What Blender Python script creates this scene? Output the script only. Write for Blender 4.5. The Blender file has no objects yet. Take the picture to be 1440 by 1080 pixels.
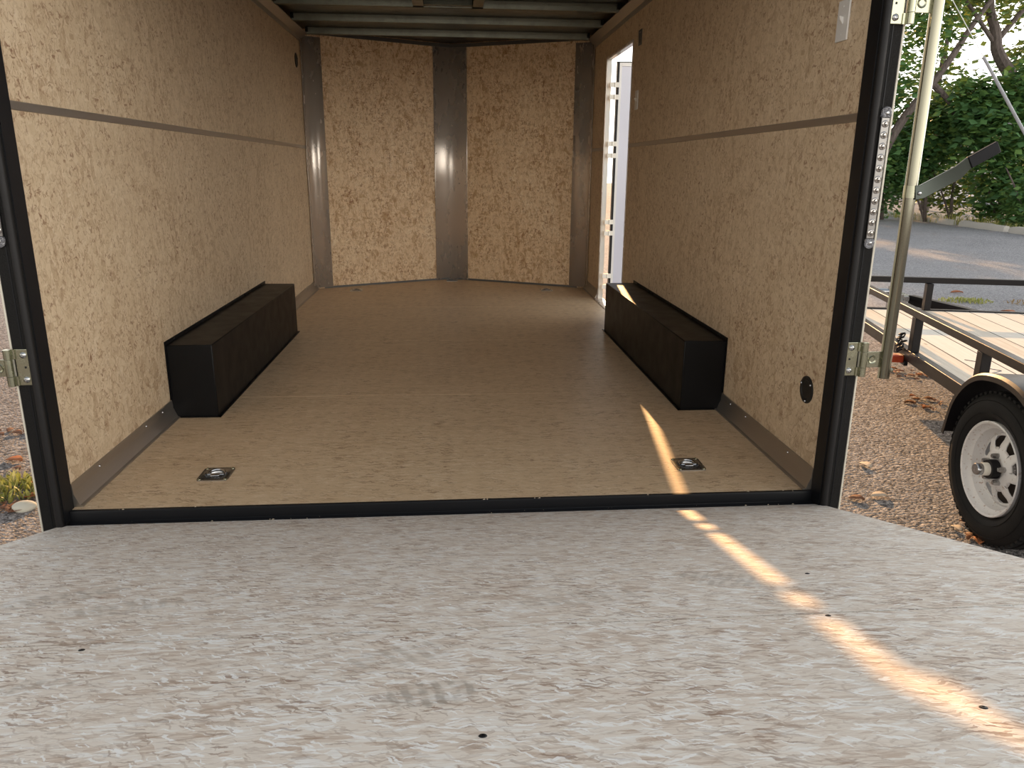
import bpy, bmesh, math, random
from mathutils import Vector, Matrix
import numpy as np

scn = bpy.context.scene
COL = scn.collection
PI = math.pi
R = math.radians

# ------------------------------------------------------------------ camera
cam_d = bpy.data.cameras.new('camera')
cam = bpy.data.objects.new('camera', cam_d)
COL.objects.link(cam)
cam_d.sensor_fit = 'HORIZONTAL'
cam_d.sensor_width = 36.0
cam_d.lens = 36.0 * 1077.8 / 1440.0
cam_d.clip_start = 0.02
cam_d.clip_end = 500
right = Vector((0.99699013, -0.07700554, 0.0089902))
up = Vector((0.01221735, 0.27056185, 0.96262507))
back = -Vector((0.07655987, 0.95961786, -0.2706883))
m = Matrix.Identity(4)
for i in range(3):
    m[i][0], m[i][1], m[i][2] = right[i], up[i], back[i]
m.translation = Vector((-0.005, -2.362, 1.059))
cam.matrix_world = m
scn.camera = cam

# ------------------------------------------------------------------ view, sky, sun
scn.view_settings.view_transform = 'Standard'
scn.view_settings.look = 'None'
scn.view_settings.gamma = 1.0
scn.view_settings.use_curve_mapping = False
scn.view_settings.exposure = 0.0

SUN_AZ, SUN_EL = 0.129, 0.2576            # the sun stands ahead of the nose, a little to the right, low
SUN_STRENGTH = 6.3
SKY_STRENGTH = 3.0
world = bpy.data.worlds.new('sky')
scn.world = world
world.use_nodes = True
nt = world.node_tree
nt.nodes.clear()
wo = nt.nodes.new('ShaderNodeOutputWorld')
bg = nt.nodes.new('ShaderNodeBackground')
tc = nt.nodes.new('ShaderNodeTexCoord')
sp = nt.nodes.new('ShaderNodeSeparateXYZ')
cr = nt.nodes.new('ShaderNodeValToRGB')
nt.links.new(tc.outputs['Generated'], sp.inputs[0])
nt.links.new(sp.outputs['Z'], cr.inputs[0])
cr.color_ramp.elements[0].position = 0.0
cr.color_ramp.elements[0].color = (1.0, 0.95, 0.87, 1)
cr.color_ramp.elements[1].position = 0.85
cr.color_ramp.elements[1].color = (0.14, 0.155, 0.175, 1)
e = cr.color_ramp.elements.new(0.29)
e.color = (0.96, 0.92, 0.86, 1)
e = cr.color_ramp.elements.new(0.43)
e.color = (0.38, 0.385, 0.39, 1)
e = cr.color_ramp.elements.new(0.60)
e.color = (0.21, 0.22, 0.235, 1)
nt.links.new(cr.outputs[0], bg.inputs[0])
gx = nt.nodes.new('ShaderNodeMath')          # the sky is brighter on the right than on the left
gx.operation = 'MULTIPLY_ADD'
nt.links.new(sp.outputs['X'], gx.inputs[0])
gx.inputs[1].default_value = 0.6 * SKY_STRENGTH
gx.inputs[2].default_value = SKY_STRENGTH
nt.links.new(gx.outputs[0], bg.inputs[1])
nt.links.new(bg.outputs[0], wo.inputs[0])

sd = bpy.data.lights.new('sun', 'SUN')
sd.energy = SUN_STRENGTH
sd.color = (1.0, 0.56, 0.235)
sd.angle = 0.0093
sun = bpy.data.objects.new('sun', sd)
COL.objects.link(sun)
sun.location = (3, 20, 12)
sun.rotation_euler = Vector((-SUN_AZ, -1.0, -SUN_EL * math.hypot(1, SUN_AZ))).to_track_quat('-Z', 'Y').to_euler()

# ------------------------------------------------------------------ helpers
OFF = {}


class MB:
    """collects shapes; build() links them as ONE mesh object"""

    def __init__(self):
        self.v, self.f, self.sm = [], [], []

    def add(self, vs, fs, smooth=False):
        o = len(self.v)
        self.v += [tuple(p) for p in vs]
        for q in fs:
            self.f.append(tuple(i + o for i in q))
            self.sm.append(smooth)
        return self

    def box(self, x0, x1, y0, y1, z0, z1):
        x0, x1 = min(x0, x1), max(x0, x1)
        y0, y1 = min(y0, y1), max(y0, y1)
        z0, z1 = min(z0, z1), max(z0, z1)
        vs = [(x0, y0, z0), (x1, y0, z0), (x1, y1, z0), (x0, y1, z0), (x0, y0, z1), (x1, y0, z1), (x1, y1, z1), (x0, y1, z1)]
        return self.add(vs, [(0, 3, 2, 1), (4, 5, 6, 7), (0, 1, 5, 4), (1, 2, 6, 5), (2, 3, 7, 6), (3, 0, 4, 7)])

    def sweep(self, prof, path, closed=True, smooth=False, caps=True):
        """prof: list of functions-free (a,b) pairs placed by frames; path: list of (origin, axisA, axisB)"""
        n = len(prof)
        vs, fs = [], []
        for o, A, B in path:
            o, A, B = Vector(o), Vector(A), Vector(B)
            for a, b in prof:
                vs.append(o + A * a + B * b)
        k = len(path)
        for j in range(k - 1):
            for i in range(n if closed else n - 1):
                i2 = (i + 1) % n
                fs.append((j * n + i, j * n + i2, (j + 1) * n + i2, (j + 1) * n + i))
        if caps and closed:
            fs.append(tuple(reversed(range(n))))
            fs.append(tuple((k - 1) * n + i for i in range(n)))
        return self.add(vs, fs, smooth)

    def prism(self, prof, axis, a0, a1, smooth=False):
        """prof: 2D pairs in the plane normal to axis, extruded from a0 to a1"""
        A, B, N = {'x': ((0, 1, 0), (0, 0, 1), (1, 0, 0)), 'y': ((1, 0, 0), (0, 0, 1), (0, 1, 0)), 'z': ((1, 0, 0), (0, 1, 0), (0, 0, 1))}[axis]
        N = Vector(N)
        return self.sweep(prof, [(N * a0, A, B), (N * a1, A, B)], smooth=smooth)

    def tube(self, pts, r, n=12, caps=True):
        pts = [Vector(p) for p in pts]
        rs = r if isinstance(r, (list, tuple)) else [r] * len(pts)
        path = []
        prof = [(math.cos(2 * PI * i / n), math.sin(2 * PI * i / n)) for i in range(n)]
        ref = None
        for i, p in enumerate(pts):
            t = (pts[min(i + 1, len(pts) - 1)] - pts[max(i - 1, 0)]).normalized()
            if ref is None:
                ref = Vector((0, 0, 1)) if abs(t.z) < 0.9 else Vector((1, 0, 0))
            A = (ref - t * ref.dot(t)).normalized()
            B = t.cross(A)
            ref = A
            path.append((p, A * rs[i], B * rs[i]))
        return self.sweep(prof, path, smooth=True, caps=caps)

    def lathe(self, prof, center, axis=(0, 0, 1), n=32, closed=False, smooth=True):
        """prof: (radius, height along axis)"""
        ax = Vector(axis).normalized()
        A = ax.orthogonal().normalized()
        B = ax.cross(A)
        c = Vector(center)
        k = len(prof)
        vs, fs = [], []
        for i in range(n):
            d = A * math.cos(2 * PI * i / n) + B * math.sin(2 * PI * i / n)
            for r, h in prof:
                vs.append(c + d * r + ax * h)
        for i in range(n):
            i2 = (i + 1) % n
            for j in range(k if closed else k - 1):
                j2 = (j + 1) % k
                fs.append((i * k + j, i2 * k + j, i2 * k + j2, i * k + j2))
        return self.add(vs, fs, smooth)

    def build(self, name, mat, parent=None, bevel=0, local=False, seg=2, kind=None, label=None, cat=None, group=None, weld=True, angle=35):
        me = bpy.data.meshes.new(name)
        off = OFF.get(parent.name, Vector((0, 0, 0))) if (parent and not local) else Vector((0, 0, 0))
        me.from_pydata([tuple(Vector(p) - off) for p in self.v], [], self.f)
        me.polygons.foreach_set('use_smooth', [True] * len(me.polygons))
        if weld:
            bm = bmesh.new()
            bm.from_mesh(me)
            bmesh.ops.remove_doubles(bm, verts=bm.verts, dist=1e-5)
            bmesh.ops.recalc_face_normals(bm, faces=bm.faces)
            bm.to_mesh(me)
            bm.free()
        me.set_sharp_from_angle(angle=R(angle))
        me.materials.append(mat)
        o = bpy.data.objects.new(name, me)
        COL.objects.link(o)
        if parent:
            o.parent = parent
            OFF[o.name] = OFF.get(parent.name, Vector((0, 0, 0)))
        if bevel:
            b = o.modifiers.new('bevel', 'BEVEL')
            b.width = bevel
            b.segments = seg
            b.limit_method = 'ANGLE'
            b.angle_limit = R(40)
        tag(o, label, cat, group, kind)
        return o


def tag(o, label=None, cat=None, group=None, kind=None):
    if label:
        o['label'] = label
    if cat:
        o['category'] = cat
    if group:
        o['group'] = group
    if kind:
        o['kind'] = kind
    return o


def thing(name, label, cat, loc=(0, 0, 0), rot=(0, 0, 0), group=None):
    o = bpy.data.objects.new(name, None)
    o.empty_display_size = 0.1
    COL.objects.link(o)
    o.location = loc
    o.rotation_euler = rot
    OFF[o.name] = Vector(loc)
    return tag(o, label, cat, group)


def copy_tree(o, parent=None):
    c = o.copy()
    COL.objects.link(c)
    if parent:
        c.parent = parent
    for ch in list(o.children):
        copy_tree(ch, c)
    return c


# ------------------------------------------------------------------ materials
class NT:
    def __init__(self, name):
        self.m = bpy.data.materials.new(name)
        self.m.use_nodes = True
        self.t = self.m.node_tree
        self.t.nodes.clear()
        self.out = self.n('ShaderNodeOutputMaterial')

    def n(self, typ, **kw):
        x = self.t.nodes.new(typ)
        for k, v in kw.items():
            setattr(x, k, v)
        return x

    def put(self, sock, val):
        if isinstance(val, bpy.types.NodeSocket):
            self.t.links.new(val, sock)
        elif val is not None:
            sock.default_value = val

    def math(self, op, a, b=0.0, c=0.0, clamp=False):
        x = self.n('ShaderNodeMath', operation=op, use_clamp=clamp)
        self.put(x.inputs[0], a)
        self.put(x.inputs[1], b)
        self.put(x.inputs[2], c)
        return x.outputs[0]

    def mix(self, f, a, b, blend='MIX'):
        x = self.n('ShaderNodeMix', data_type='RGBA', blend_type=blend)
        self.put(x.inputs['Factor'], f)
        self.put(x.inputs[6], a)
        self.put(x.inputs[7], b)
        return x.outputs[2]

    def ramp(self, f, stops, interp='LINEAR'):
        x = self.n('ShaderNodeValToRGB')
        cr = x.color_ramp
        cr.interpolation = interp
        while len(cr.elements) < len(stops):
            cr.elements.new(0.5)
        for e, (p, c) in zip(cr.elements, stops):
            e.position = p
            e.color = (c, c, c, 1) if isinstance(c, (int, float)) else (*c, 1)
        self.put(x.inputs[0], f)
        return x.outputs[0]

    def noise(self, vec, scale, detail=2, rough=0.5, dim='3D'):
        x = self.n('ShaderNodeTexNoise', noise_dimensions=dim)
        self.put(x.inputs['Vector'], vec)
        x.inputs['Scale'].default_value = scale
        x.inputs['Detail'].default_value = detail
        x.inputs['Roughness'].default_value = rough
        return x.outputs[0]

    def vor(self, vec, scale=1.0, dim='3D', feature='F1', out='Color'):
        x = self.n('ShaderNodeTexVoronoi', voronoi_dimensions=dim, feature=feature)
        self.put(x.inputs['Vector'], vec)
        x.inputs['Scale'].default_value = scale
        return x.outputs[out]

    def coords(self, kind='Object'):
        return self.n('ShaderNodeTexCoord').outputs[kind]

    def mapping(self, vec, loc=(0, 0, 0), rot=(0, 0, 0), scale=(1, 1, 1)):
        x = self.n('ShaderNodeMapping')
        self.put(x.inputs[0], vec)
        x.inputs[1].default_value = loc
        x.inputs[2].default_value = rot
        x.inputs[3].default_value = scale
        return x.outputs[0]

    def bump(self, h, strength=0.3, dist=0.01):
        x = self.n('ShaderNodeBump')
        x.inputs['Strength'].default_value = strength
        x.inputs['Distance'].default_value = dist
        self.put(x.inputs['Height'], h)
        return x.outputs[0]

    def bsdf(self, color, rough=0.5, metal=0.0, spec=0.5, normal=None, **kw):
        b = self.n('ShaderNodeBsdfPrincipled')
        self.put(b.inputs['Base Color'], color if not isinstance(color, tuple) else (*color, 1))
        self.put(b.inputs['Roughness'], rough)
        self.put(b.inputs['Metallic'], metal)
        b.inputs['Specular IOR Level'].default_value = spec
        if normal is not None:
            self.put(b.inputs['Normal'], normal)
        for k, v in kw.items():
            self.put(b.inputs[k.replace('_', ' ')], v)
        self.t.links.new(b.outputs[0], self.out.inputs[0])
        return b


def plain(name, color, rough=0.5, metal=0.0, spec=0.5, grain=None, **kw):
    """one-colour surface with a fine grain in its relief and slight unevenness of its gloss"""
    t = NT(name)
    nrm = None
    rg = rough
    if grain:
        sc, st, di = grain
        v = t.coords()
        h = t.noise(v, sc, 3)
        nrm = t.bump(h, st, di)
        rg = t.math('MULTIPLY_ADD', t.noise(v, sc * 0.2, 2), 0.2, rough - 0.1)
    t.bsdf(color, rg, metal, spec, nrm, **kw)
    return t.m


def osb(name, axes, pal, flake_scale=(9, 45), flake_contrast=0.5, angles=(4, -22, 27, 63), chip_scale=(26, 95), chips=0.75, chip_angles=(5, 50, 95, 140), chip_keep=0.62, shiny=0.45, stains=None, mottle=0.3, fibre=0.3, light_chips=0.4, rims=0.35, rag=1.0):
    """oriented strand board: overlapping wood flakes of several directions, small dark and light chips, slight mottling.
    axes: which object axes run along and across the grain; pal: darkest, dark, mid, light, lightest"""
    t = NT(name)
    s = t.n('ShaderNodeSeparateXYZ')
    t.put(s.inputs[0], t.coords())
    ax = {'x': 0, 'y': 1, 'z': 2}
    cb = t.n('ShaderNodeCombineXYZ')
    t.put(cb.inputs[0], s.outputs[ax[axes[0]]])
    t.put(cb.inputs[1], s.outputs[ax[axes[1]]])
    base = cb.outputs[0]

    def warp(scale, amp, detail=3):
        nz = t.n('ShaderNodeTexNoise', noise_dimensions='2D')
        t.put(nz.inputs['Vector'], base)
        nz.inputs['Scale'].default_value = scale
        nz.inputs['Detail'].default_value = detail
        w = t.n('ShaderNodeVectorMath', operation='MULTIPLY_ADD')
        t.put(w.inputs[0], nz.outputs['Color'])
        w.inputs[1].default_value = (amp, amp, 0)
        t.put(w.inputs[2], base)
        return w.outputs[0]

    p = warp(30, 0.016 * rag)
    pc = warp(55, 0.028 * rag, 5)
    val = top = rim = None
    for i, a in enumerate(angles):
        q = t.mapping(p, rot=(0, 0, R(a)))
        q = t.mapping(q, loc=(3.7 * i, 1.3 * i, 0), scale=(flake_scale[0] * (1 + 0.2 * i), flake_scale[1] * (1 - 0.08 * i), 1))
        ss = t.n('ShaderNodeSeparateColor')
        t.put(ss.inputs[0], t.vor(q, 1.0, '2D'))
        if i < 3 and rims:                    # some flakes show a dark rim
            ed = t.ramp(t.vor(q, 1.0, '2D', 'DISTANCE_TO_EDGE', 'Distance'), [(0.015, 1.0), (0.07, 0.0)])
            on = t.math('MULTIPLY', t.math('GREATER_THAN', t.noise(base, 14 + 5 * i, 2, 0.5, '2D'), 0.53), t.math('GREATER_THAN', ss.outputs[2], 0.35))
            e1 = t.math('MULTIPLY', ed, on)
            rim = e1 if rim is None else t.math('MAXIMUM', rim, e1)
        if val is None:
            val, top = ss.outputs[0], ss.outputs[1]
            continue
        k = t.math('GREATER_THAN', ss.outputs[1], t.math('ADD', top, 0.06))      # the flake on top
        mx = t.n('ShaderNodeMix', data_type='FLOAT')
        t.put(mx.inputs[0], k)
        t.put(mx.inputs[2], val)
        t.put(mx.inputs[3], ss.outputs[0])
        val = mx.outputs[0]
        top = t.math('MAXIMUM', top, ss.outputs[1])
    fib = t.noise(t.mapping(p, scale=(22, 210, 1)), 1.0, 4, 0.65, '2D')
    flk = t.math('MULTIPLY', t.math('SUBTRACT', val, 0.5), flake_contrast)
    v = t.math('ADD', t.math('ADD', 0.5, flk), t.math('MULTIPLY', t.math('SUBTRACT', fib, 0.5), fibre))
    v = t.math('ADD', v, t.math('MULTIPLY', t.math('SUBTRACT', t.noise(base, 2.3, 3, 0.6, '2D'), 0.5), mottle))
    v = t.math('ADD', v, t.math('MULTIPLY', t.math('SUBTRACT', t.noise(base, 17, 3, 0.6, '2D'), 0.5), mottle * 0.8))
    d, dk, mid, li, ll = pal
    col = t.ramp(v, [(0.08, dk), (0.40, mid), (0.58, mid), (0.80, li), (1.0, ll)])
    if rim is not None:
        col = t.mix(t.math('MULTIPLY', rim, rims), col, (*[0.5 * x + 0.5 * y for x, y in zip(d, dk)], 1))
    dens = t.ramp(t.noise(base, 5.5, 3, 0.6, '2D'), [(0.35, 0.25), (0.62, 1.0)])
    for i, a in enumerate(chip_angles):
        q = t.mapping(pc, rot=(0, 0, R(a)))
        f = 1.0 + 0.35 * (i % 3)
        q = t.mapping(q, loc=(1.7 * i, 5.3 * i, 0), scale=(chip_scale[0] / f, chip_scale[1] / f, 1))
        vn = t.n('ShaderNodeTexVoronoi', voronoi_dimensions='2D', feature='F1')
        t.put(vn.inputs['Vector'], q)
        vn.inputs['Scale'].default_value = 1.0
        ss = t.n('ShaderNodeSeparateColor')
        t.put(ss.inputs[0], vn.outputs['Color'])
        size = t.math('MULTIPLY_ADD', ss.outputs[1], 0.26, 0.10)
        body = t.math('MULTIPLY', t.math('SUBTRACT', size, vn.outputs['Distance']), 14, clamp=True)
        on = t.math('GREATER_THAN', ss.outputs[0], chip_keep)
        k = t.math('MULTIPLY', t.math('MULTIPLY', body, on), t.math('MULTIPLY_ADD', ss.outputs[2], 0.7, 0.3))
        k = t.math('MULTIPLY', t.math('MULTIPLY', k, dens), chips)
        col = t.mix(k, col, (*(d if i % 2 == 0 else [0.6 * x + 0.4 * y for x, y in zip(d, dk)]), 1))
        if light_chips:
            on2 = t.math('LESS_THAN', ss.outputs[0], 0.22)
            k2 = t.math('MULTIPLY', t.math('MULTIPLY', body, on2), light_chips)
            col = t.mix(k2, col, (*ll, 1))
    if stains:
        for fac, colr in stains(t, base):
            col = t.mix(fac, col, (*colr, 1))
    h = t.math('ADD', v, t.math('MULTIPLY', fib, 0.3))
    t.bsdf(col, t.math('MULTIPLY_ADD', fib, 0.2, shiny), 0.0, 0.4, t.bump(h, 0.2, 0.0015))
    return t.m


PAL_WALL = ((0.20, 0.082, 0.038), (0.44, 0.31, 0.19), (0.63, 0.49, 0.325), (0.675, 0.535, 0.365), (0.74, 0.61, 0.44))
PAL_FRONT = ((0.26, 0.095, 0.035), (0.53, 0.33, 0.165), (0.78, 0.58, 0.36), (0.82, 0.63, 0.40), (0.87, 0.71, 0.49))  # side-wall board lightened in colour to offset the dim light at the nose
PAL_FLOOR = ((0.20, 0.11, 0.055), (0.41, 0.27, 0.15), (0.60, 0.44, 0.275), (0.66, 0.505, 0.335), (0.73, 0.59, 0.42))
PAL_RAMP = ((0.25, 0.15, 0.095), (0.56, 0.44, 0.345), (0.77, 0.69, 0.595), (0.82, 0.775, 0.705), (0.90, 0.885, 0.85))


def ramp_stains(t, base):
    """boot prints and scuffs pressed into the ramp"""
    out = []
    for (cx, cy, rx, ry, ang, bars, s) in ((-0.05, -1.56, 0.075, 0.045, 12, 95, 0.75), (-0.10, -1.41, 0.10, 0.05, 30, 80, 0.45), (-0.78, -0.98, 0.13, 0.05, 40, 60, 0.6),
                                           (-0.62, -1.07, 0.12, 0.05, 25, 70, 0.5), (0.52, -1.02, 0.11, 0.07, -30, 85, 0.5), (-0.58, -1.47, 0.06, 0.03, 10, 90, 0.5), (0.22, -1.12, 0.16, 0.06, 15, 70, 0.35)):
        q = t.mapping(base, loc=(0, 0, 0))
        sh = t.n('ShaderNodeVectorMath', operation='SUBTRACT')
        t.put(sh.inputs[0], q)
        sh.inputs[1].default_value = (cx, cy, 0)
        q = t.mapping(sh.outputs[0], rot=(0, 0, R(-ang)), scale=(1, 1, 1))
        el = t.mapping(q, scale=(1 / rx, 1 / ry, 1))
        ln = t.n('ShaderNodeVectorMath', operation='LENGTH')
        t.put(ln.inputs[0], el)
        edge = t.math('ADD', ln.outputs['Value'], t.math('MULTIPLY', t.math('SUBTRACT', t.noise(base, 45, 3, 0.6, '2D'), 0.5), 0.9))
        msk = t.ramp(edge, [(0.72, 1.0), (1.0, 0.0)])
        wv = t.n('ShaderNodeTexWave', wave_type='BANDS', bands_direction='X')
        t.put(wv.inputs[0], q)
        wv.inputs['Scale'].default_value = bars / 6.0
        wv.inputs['Distortion'].default_value = 3.0
        wv.inputs['Detail'].default_value = 2
        b = t.ramp(wv.outputs['Fac'], [(0.25, 0.35), (0.7, 1.0)])
        pat = t.ramp(t.noise(base, 30, 4, 0.6, '2D'), [(0.38, 0.25), (0.6, 1.0)])
        out.append((t.math('MULTIPLY', t.math('MULTIPLY', t.math('MULTIPLY', msk, b), pat), s), (0.36, 0.31, 0.255)))
    return out


M_WALL = osb('strand_board_wall', 'zy', PAL_WALL, flake_scale=(11, 42), flake_contrast=0.55, angles=(4, -35, 40, 85), rims=0.45, chip_scale=(34, 115), chip_angles=(5, 50, 95, 140, 20), chips=0.72, mottle=0.45, fibre=0.5)
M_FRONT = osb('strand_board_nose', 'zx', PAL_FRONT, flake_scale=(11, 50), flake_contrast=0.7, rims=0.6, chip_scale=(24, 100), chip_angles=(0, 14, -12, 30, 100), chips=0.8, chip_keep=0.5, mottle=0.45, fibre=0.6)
M_FLOOR = osb('strand_board_floor', 'xy', PAL_FLOOR, (7, 80), 0.35, (2, -7, 9, 20), (17, 120), 0.7, (0, 8, -6, 25), 0.55, 0.34, mottle=0.35, fibre=0.5)
M_RAMP = osb('strand_board_ramp', 'xy', PAL_RAMP, (16, 90), 0.62, (3, -14, 20, 42), (22, 140), 0.85, (4, -16, 22, 50), 0.45, 0.5, stains=ramp_stains, mottle=0.35, fibre=1.0, light_chips=0.85, rims=0.35, rag=0.6)

M_BLACK = plain('black_textured_paint', (0.010, 0.0095, 0.009), 0.55, 0, 0.15, grain=(420, 0.7, 0.003))
M_JAMB = plain('black_smooth_paint', (0.008, 0.0085, 0.010), 0.4, 0, 0.22, grain=(40, 0.05, 0.002))
M_RUBBER = plain('black_rubber', (0.014, 0.013, 0.013), 0.5, 0, 0.25, grain=(150, 0.2, 0.001))
M_WHEELBOX = plain('black_satin_paint', (0.0045, 0.0045, 0.005), 0.42, 0, 0.2, grain=(55, 0.12, 0.002))
M_PLASTIC = plain('black_plastic', (0.01, 0.01, 0.01), 0.5, 0, 0.4, grain=(90, 0.1, 0.001))
M_WHITE = plain('white_plastic', (0.72, 0.70, 0.66), 0.35, 0, 0.5, grain=(60, 0.03, 0.001))


def metal(name, color, rough, stretch=(1, 1, 60), amount=0.25, spots=0.0, metallic=1.0, var=0.82, rel=0.06):
    t = NT(name)
    v = t.coords()
    n = t.noise(t.mapping(v, scale=stretch), 6, 4, 0.65)
    r = t.math('MULTIPLY_ADD', n, amount, rough - amount * 0.5)
    c = t.mix(n, (*[k * var for k in color], 1), (*color, 1))
    if spots:
        s = t.ramp(t.noise(v, 9, 5, 0.7), [(0.48, 0.0), (0.62, 1.0)])
        c = t.mix(t.math('MULTIPLY', s, spots), c, (*[k * 0.6 for k in color], 1))
    t.bsdf(c, r, metallic, 0.5, t.bump(n, rel, 0.001))
    return t.m


M_ALU = metal('brushed_aluminium', (0.70, 0.62, 0.54), 0.27, (1, 1, 0.4), 0.08, metallic=0.6, var=0.95, rel=0.003)
M_ALU_Y = metal('brushed_aluminium_trim', (0.50, 0.455, 0.40), 0.40, (40, 1, 40), metallic=0.9)
M_GALV = metal('galvanized_steel', (0.19, 0.195, 0.155), 0.32, (1, 60, 60), 0.3, 0.6)
M_ROOF = metal('roof_sheet_steel', (0.22, 0.21, 0.185), 0.30, (1, 20, 20), 0.2)
M_ZINC = metal('zinc_plated_steel', (0.42, 0.42, 0.31), 0.26, (6, 6, 6), 0.12)
M_CHROME = metal('bright_zinc_tube', (0.27, 0.26, 0.20), 0.12, (60, 60, 0.3), 0.1)
M_GRIP = plain('black_lever_grip', (0.008, 0.008, 0.010), 0.5, 0, 0.15, grain=(90, 0.1, 0.001))
M_HOUSING = metal('dull_lamp_housing', (0.26, 0.25, 0.24), 0.3, (4, 4, 4), 0.1)
M_LEVER = plain('grey_green_zinc', (0.075, 0.088, 0.076), 0.32, 0.6, 0.5, grain=(30, 0.05, 0.001))
M_NOSETRIM = plain('dull_grey_metal', (0.13, 0.125, 0.12), 0.6, 0.5, 0.3, grain=(30, 0.1, 0.001))
M_STEEL = metal('plain_steel', (0.50, 0.50, 0.50), 0.25, (4, 4, 4), 0.15)
M_SKIN = plain('cream_painted_skin', (0.66, 0.62, 0.52), 0.3, 0, 0.5, grain=(20, 0.02, 0.001))
M_DOOR = plain('white_door_sheet', (0.62, 0.63, 0.72), 0.16, 0, 0.5, grain=(3, 0.015, 0.004))
M_DOORTRIM = plain('white_door_trim', (0.78, 0.77, 0.75), 0.25, 0, 0.5, grain=(30, 0.03, 0.001))
M_JAMBWHITE = plain('white_jamb_sheet', (0.74, 0.72, 0.66), 0.14, 0, 0.6, grain=(3, 0.03, 0.004))
M_HINGE = plain('pale_zinc_hinge', (0.85, 0.81, 0.72), 0.45, 0.0, 0.5, grain=(60, 0.05, 0.001))
M_HOLE = plain('dark_hole', (0.004, 0.004, 0.004), 0.8)
M_RED = plain('amber_red_lens', (0.42, 0.055, 0.02), 0.25, 0, 0.5, grain=(120, 0.1, 0.001))


def glassy(name, color, rough=0.06):
    t = NT(name)
    v = t.coords()
    n = t.vor(v, 170, out='Distance')
    t.bsdf(color, rough, 0.0, 0.8, t.bump(n, 0.8, 0.004), Transmission_Weight=0.75, IOR=1.45)
    return t.m


M_LENS = glassy('clear_lens', (0.9, 0.88, 0.9), 0.1)
M_CAP = glassy('clear_cap', (0.5, 0.5, 0.53), 0.05)
M_LED = plain('chrome_reflector', (0.42, 0.40, 0.38), 0.16, 1.0, 0.5)


def ground_material():
    t = NT('gravel_ground')
    v = t.coords()
    s = t.n('ShaderNodeSeparateXYZ')
    t.put(s.inputs[0], v)
    a = t.vor(v, 55)
    sc = t.n('ShaderNodeSeparateColor')
    t.put(sc.inputs[0], a)
    ad = t.vor(v, 55, out='Distance')
    b = t.vor(v, 120)
    sb = t.n('ShaderNodeSeparateColor')
    t.put(sb.inputs[0], b)
    bd = t.vor(v, 120, out='Distance')
    big = t.noise(v, 0.7, 4, 0.6)
    x = t.math('MULTIPLY_ADD', sc.outputs[0], 0.55, t.math('MULTIPLY', sb.outputs[0], 0.45))
    x = t.math('ADD', x, t.math('MULTIPLY', t.math('SUBTRACT', big, 0.5), 0.35))
    col = t.ramp(x, [(0.08, (0.055, 0.05, 0.05)), (0.32, (0.17, 0.155, 0.152)), (0.52, (0.28, 0.26, 0.255)), (0.75, (0.41, 0.385, 0.38)), (1.0, (0.64, 0.60, 0.58))])
    # old tarmac further out, its bluish tint painted in for skylit shade
    far = t.ramp(t.math('ADD', t.math('MULTIPLY', s.outputs[1], 0.1), t.math('MULTIPLY', t.noise(v, 0.6, 3), 0.25)), [(0.55, 0.0), (0.85, 1.0)])
    tar = t.ramp(x, [(0.1, (0.19, 0.19, 0.205)), (0.5, (0.38, 0.38, 0.40)), (0.9, (0.54, 0.54, 0.56))])
    col = t.mix(far, col, tar)
    h = t.math('SUBTRACT', 1.0, t.math('MULTIPLY_ADD', ad, 0.7, t.math('MULTIPLY', bd, 0.3)))
    h = t.math('ADD', h, t.math('MULTIPLY', t.noise(v, 9, 4), 0.8))
    t.bsdf(col, 0.8, 0, 0.3, t.bump(h, 1.0, 0.03))
    return t.m


M_GROUND = ground_material()

# ------------------------------------------------------------------ the trailer body (setting)
HW = 1.225          # half inner width
L = 4.63            # length of the side walls
VD = 0.635          # depth of the nose
H = 2.105           # underside of the roof bows
ZS = 1.217          # joint between the two rows of boards
DY0, DY1, DZ = 3.115, 3.995, 1.885
G = -0.5            # the ground

# ground
gmb = MB()
gmb.add([(-70, -40, G), (80, -40, G), (80, 90, G), (-70, 90, G)], [(0, 1, 2, 3)])
gmb.build('ground', M_GROUND, kind='structure')

# floor with the wells of the tie-downs cut out
TIE = [(-0.850, 0.252), (0.866, 0.254), (-0.855, 4.535), (0.848, 4.52), (-0.003, 5.15)]
HOLE = 0.042
fm = MB()


def nose_x(y):
    return HW if y <= L else HW * (1 - (y - L) / VD)


xs = sorted(set([-HW, HW, 0.0] + [round(x + s * HOLE, 4) for x, y in TIE for s in (-1, 1)]))
ys = sorted(set([0.0, 1.22, 2.44, 3.66, L] + [round(y + s * HOLE, 4) for x, y in TIE[:4] for s in (-1, 1)]))
for i in range(len(xs) - 1):
    for j in range(len(ys) - 1):
        cx, cy = (xs[i] + xs[i + 1]) / 2, (ys[j] + ys[j + 1]) / 2
        if any(abs(cx - x) < HOLE and abs(cy - y) < HOLE for x, y in TIE[:4]):
            continue
        fm.add([(xs[i], ys[j], 0), (xs[i + 1], ys[j], 0), (xs[i + 1], ys[j + 1], 0), (xs[i], ys[j + 1], 0)], [(0, 1, 2, 3)])
tx, ty = TIE[4]
ya, yb = ty - HOLE, ty + HOLE
fm.add([(-HW, L, 0), (HW, L, 0), (nose_x(ya), ya, 0), (-nose_x(ya), ya, 0)], [(0, 1, 2, 3)])
fm.add([(-nose_x(ya), ya, 0), (tx - HOLE, ya, 0), (tx - HOLE, yb, 0), (-nose_x(yb), yb, 0)], [(0, 1, 2, 3)])
fm.add([(tx + HOLE, ya, 0), (nose_x(ya), ya, 0), (nose_x(yb), yb, 0), (tx + HOLE, yb, 0)], [(0, 1, 2, 3)])
fm.add([(-nose_x(yb), yb, 0), (nose_x(yb), yb, 0), (0, L + VD, 0)], [(0, 1, 2)])
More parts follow.
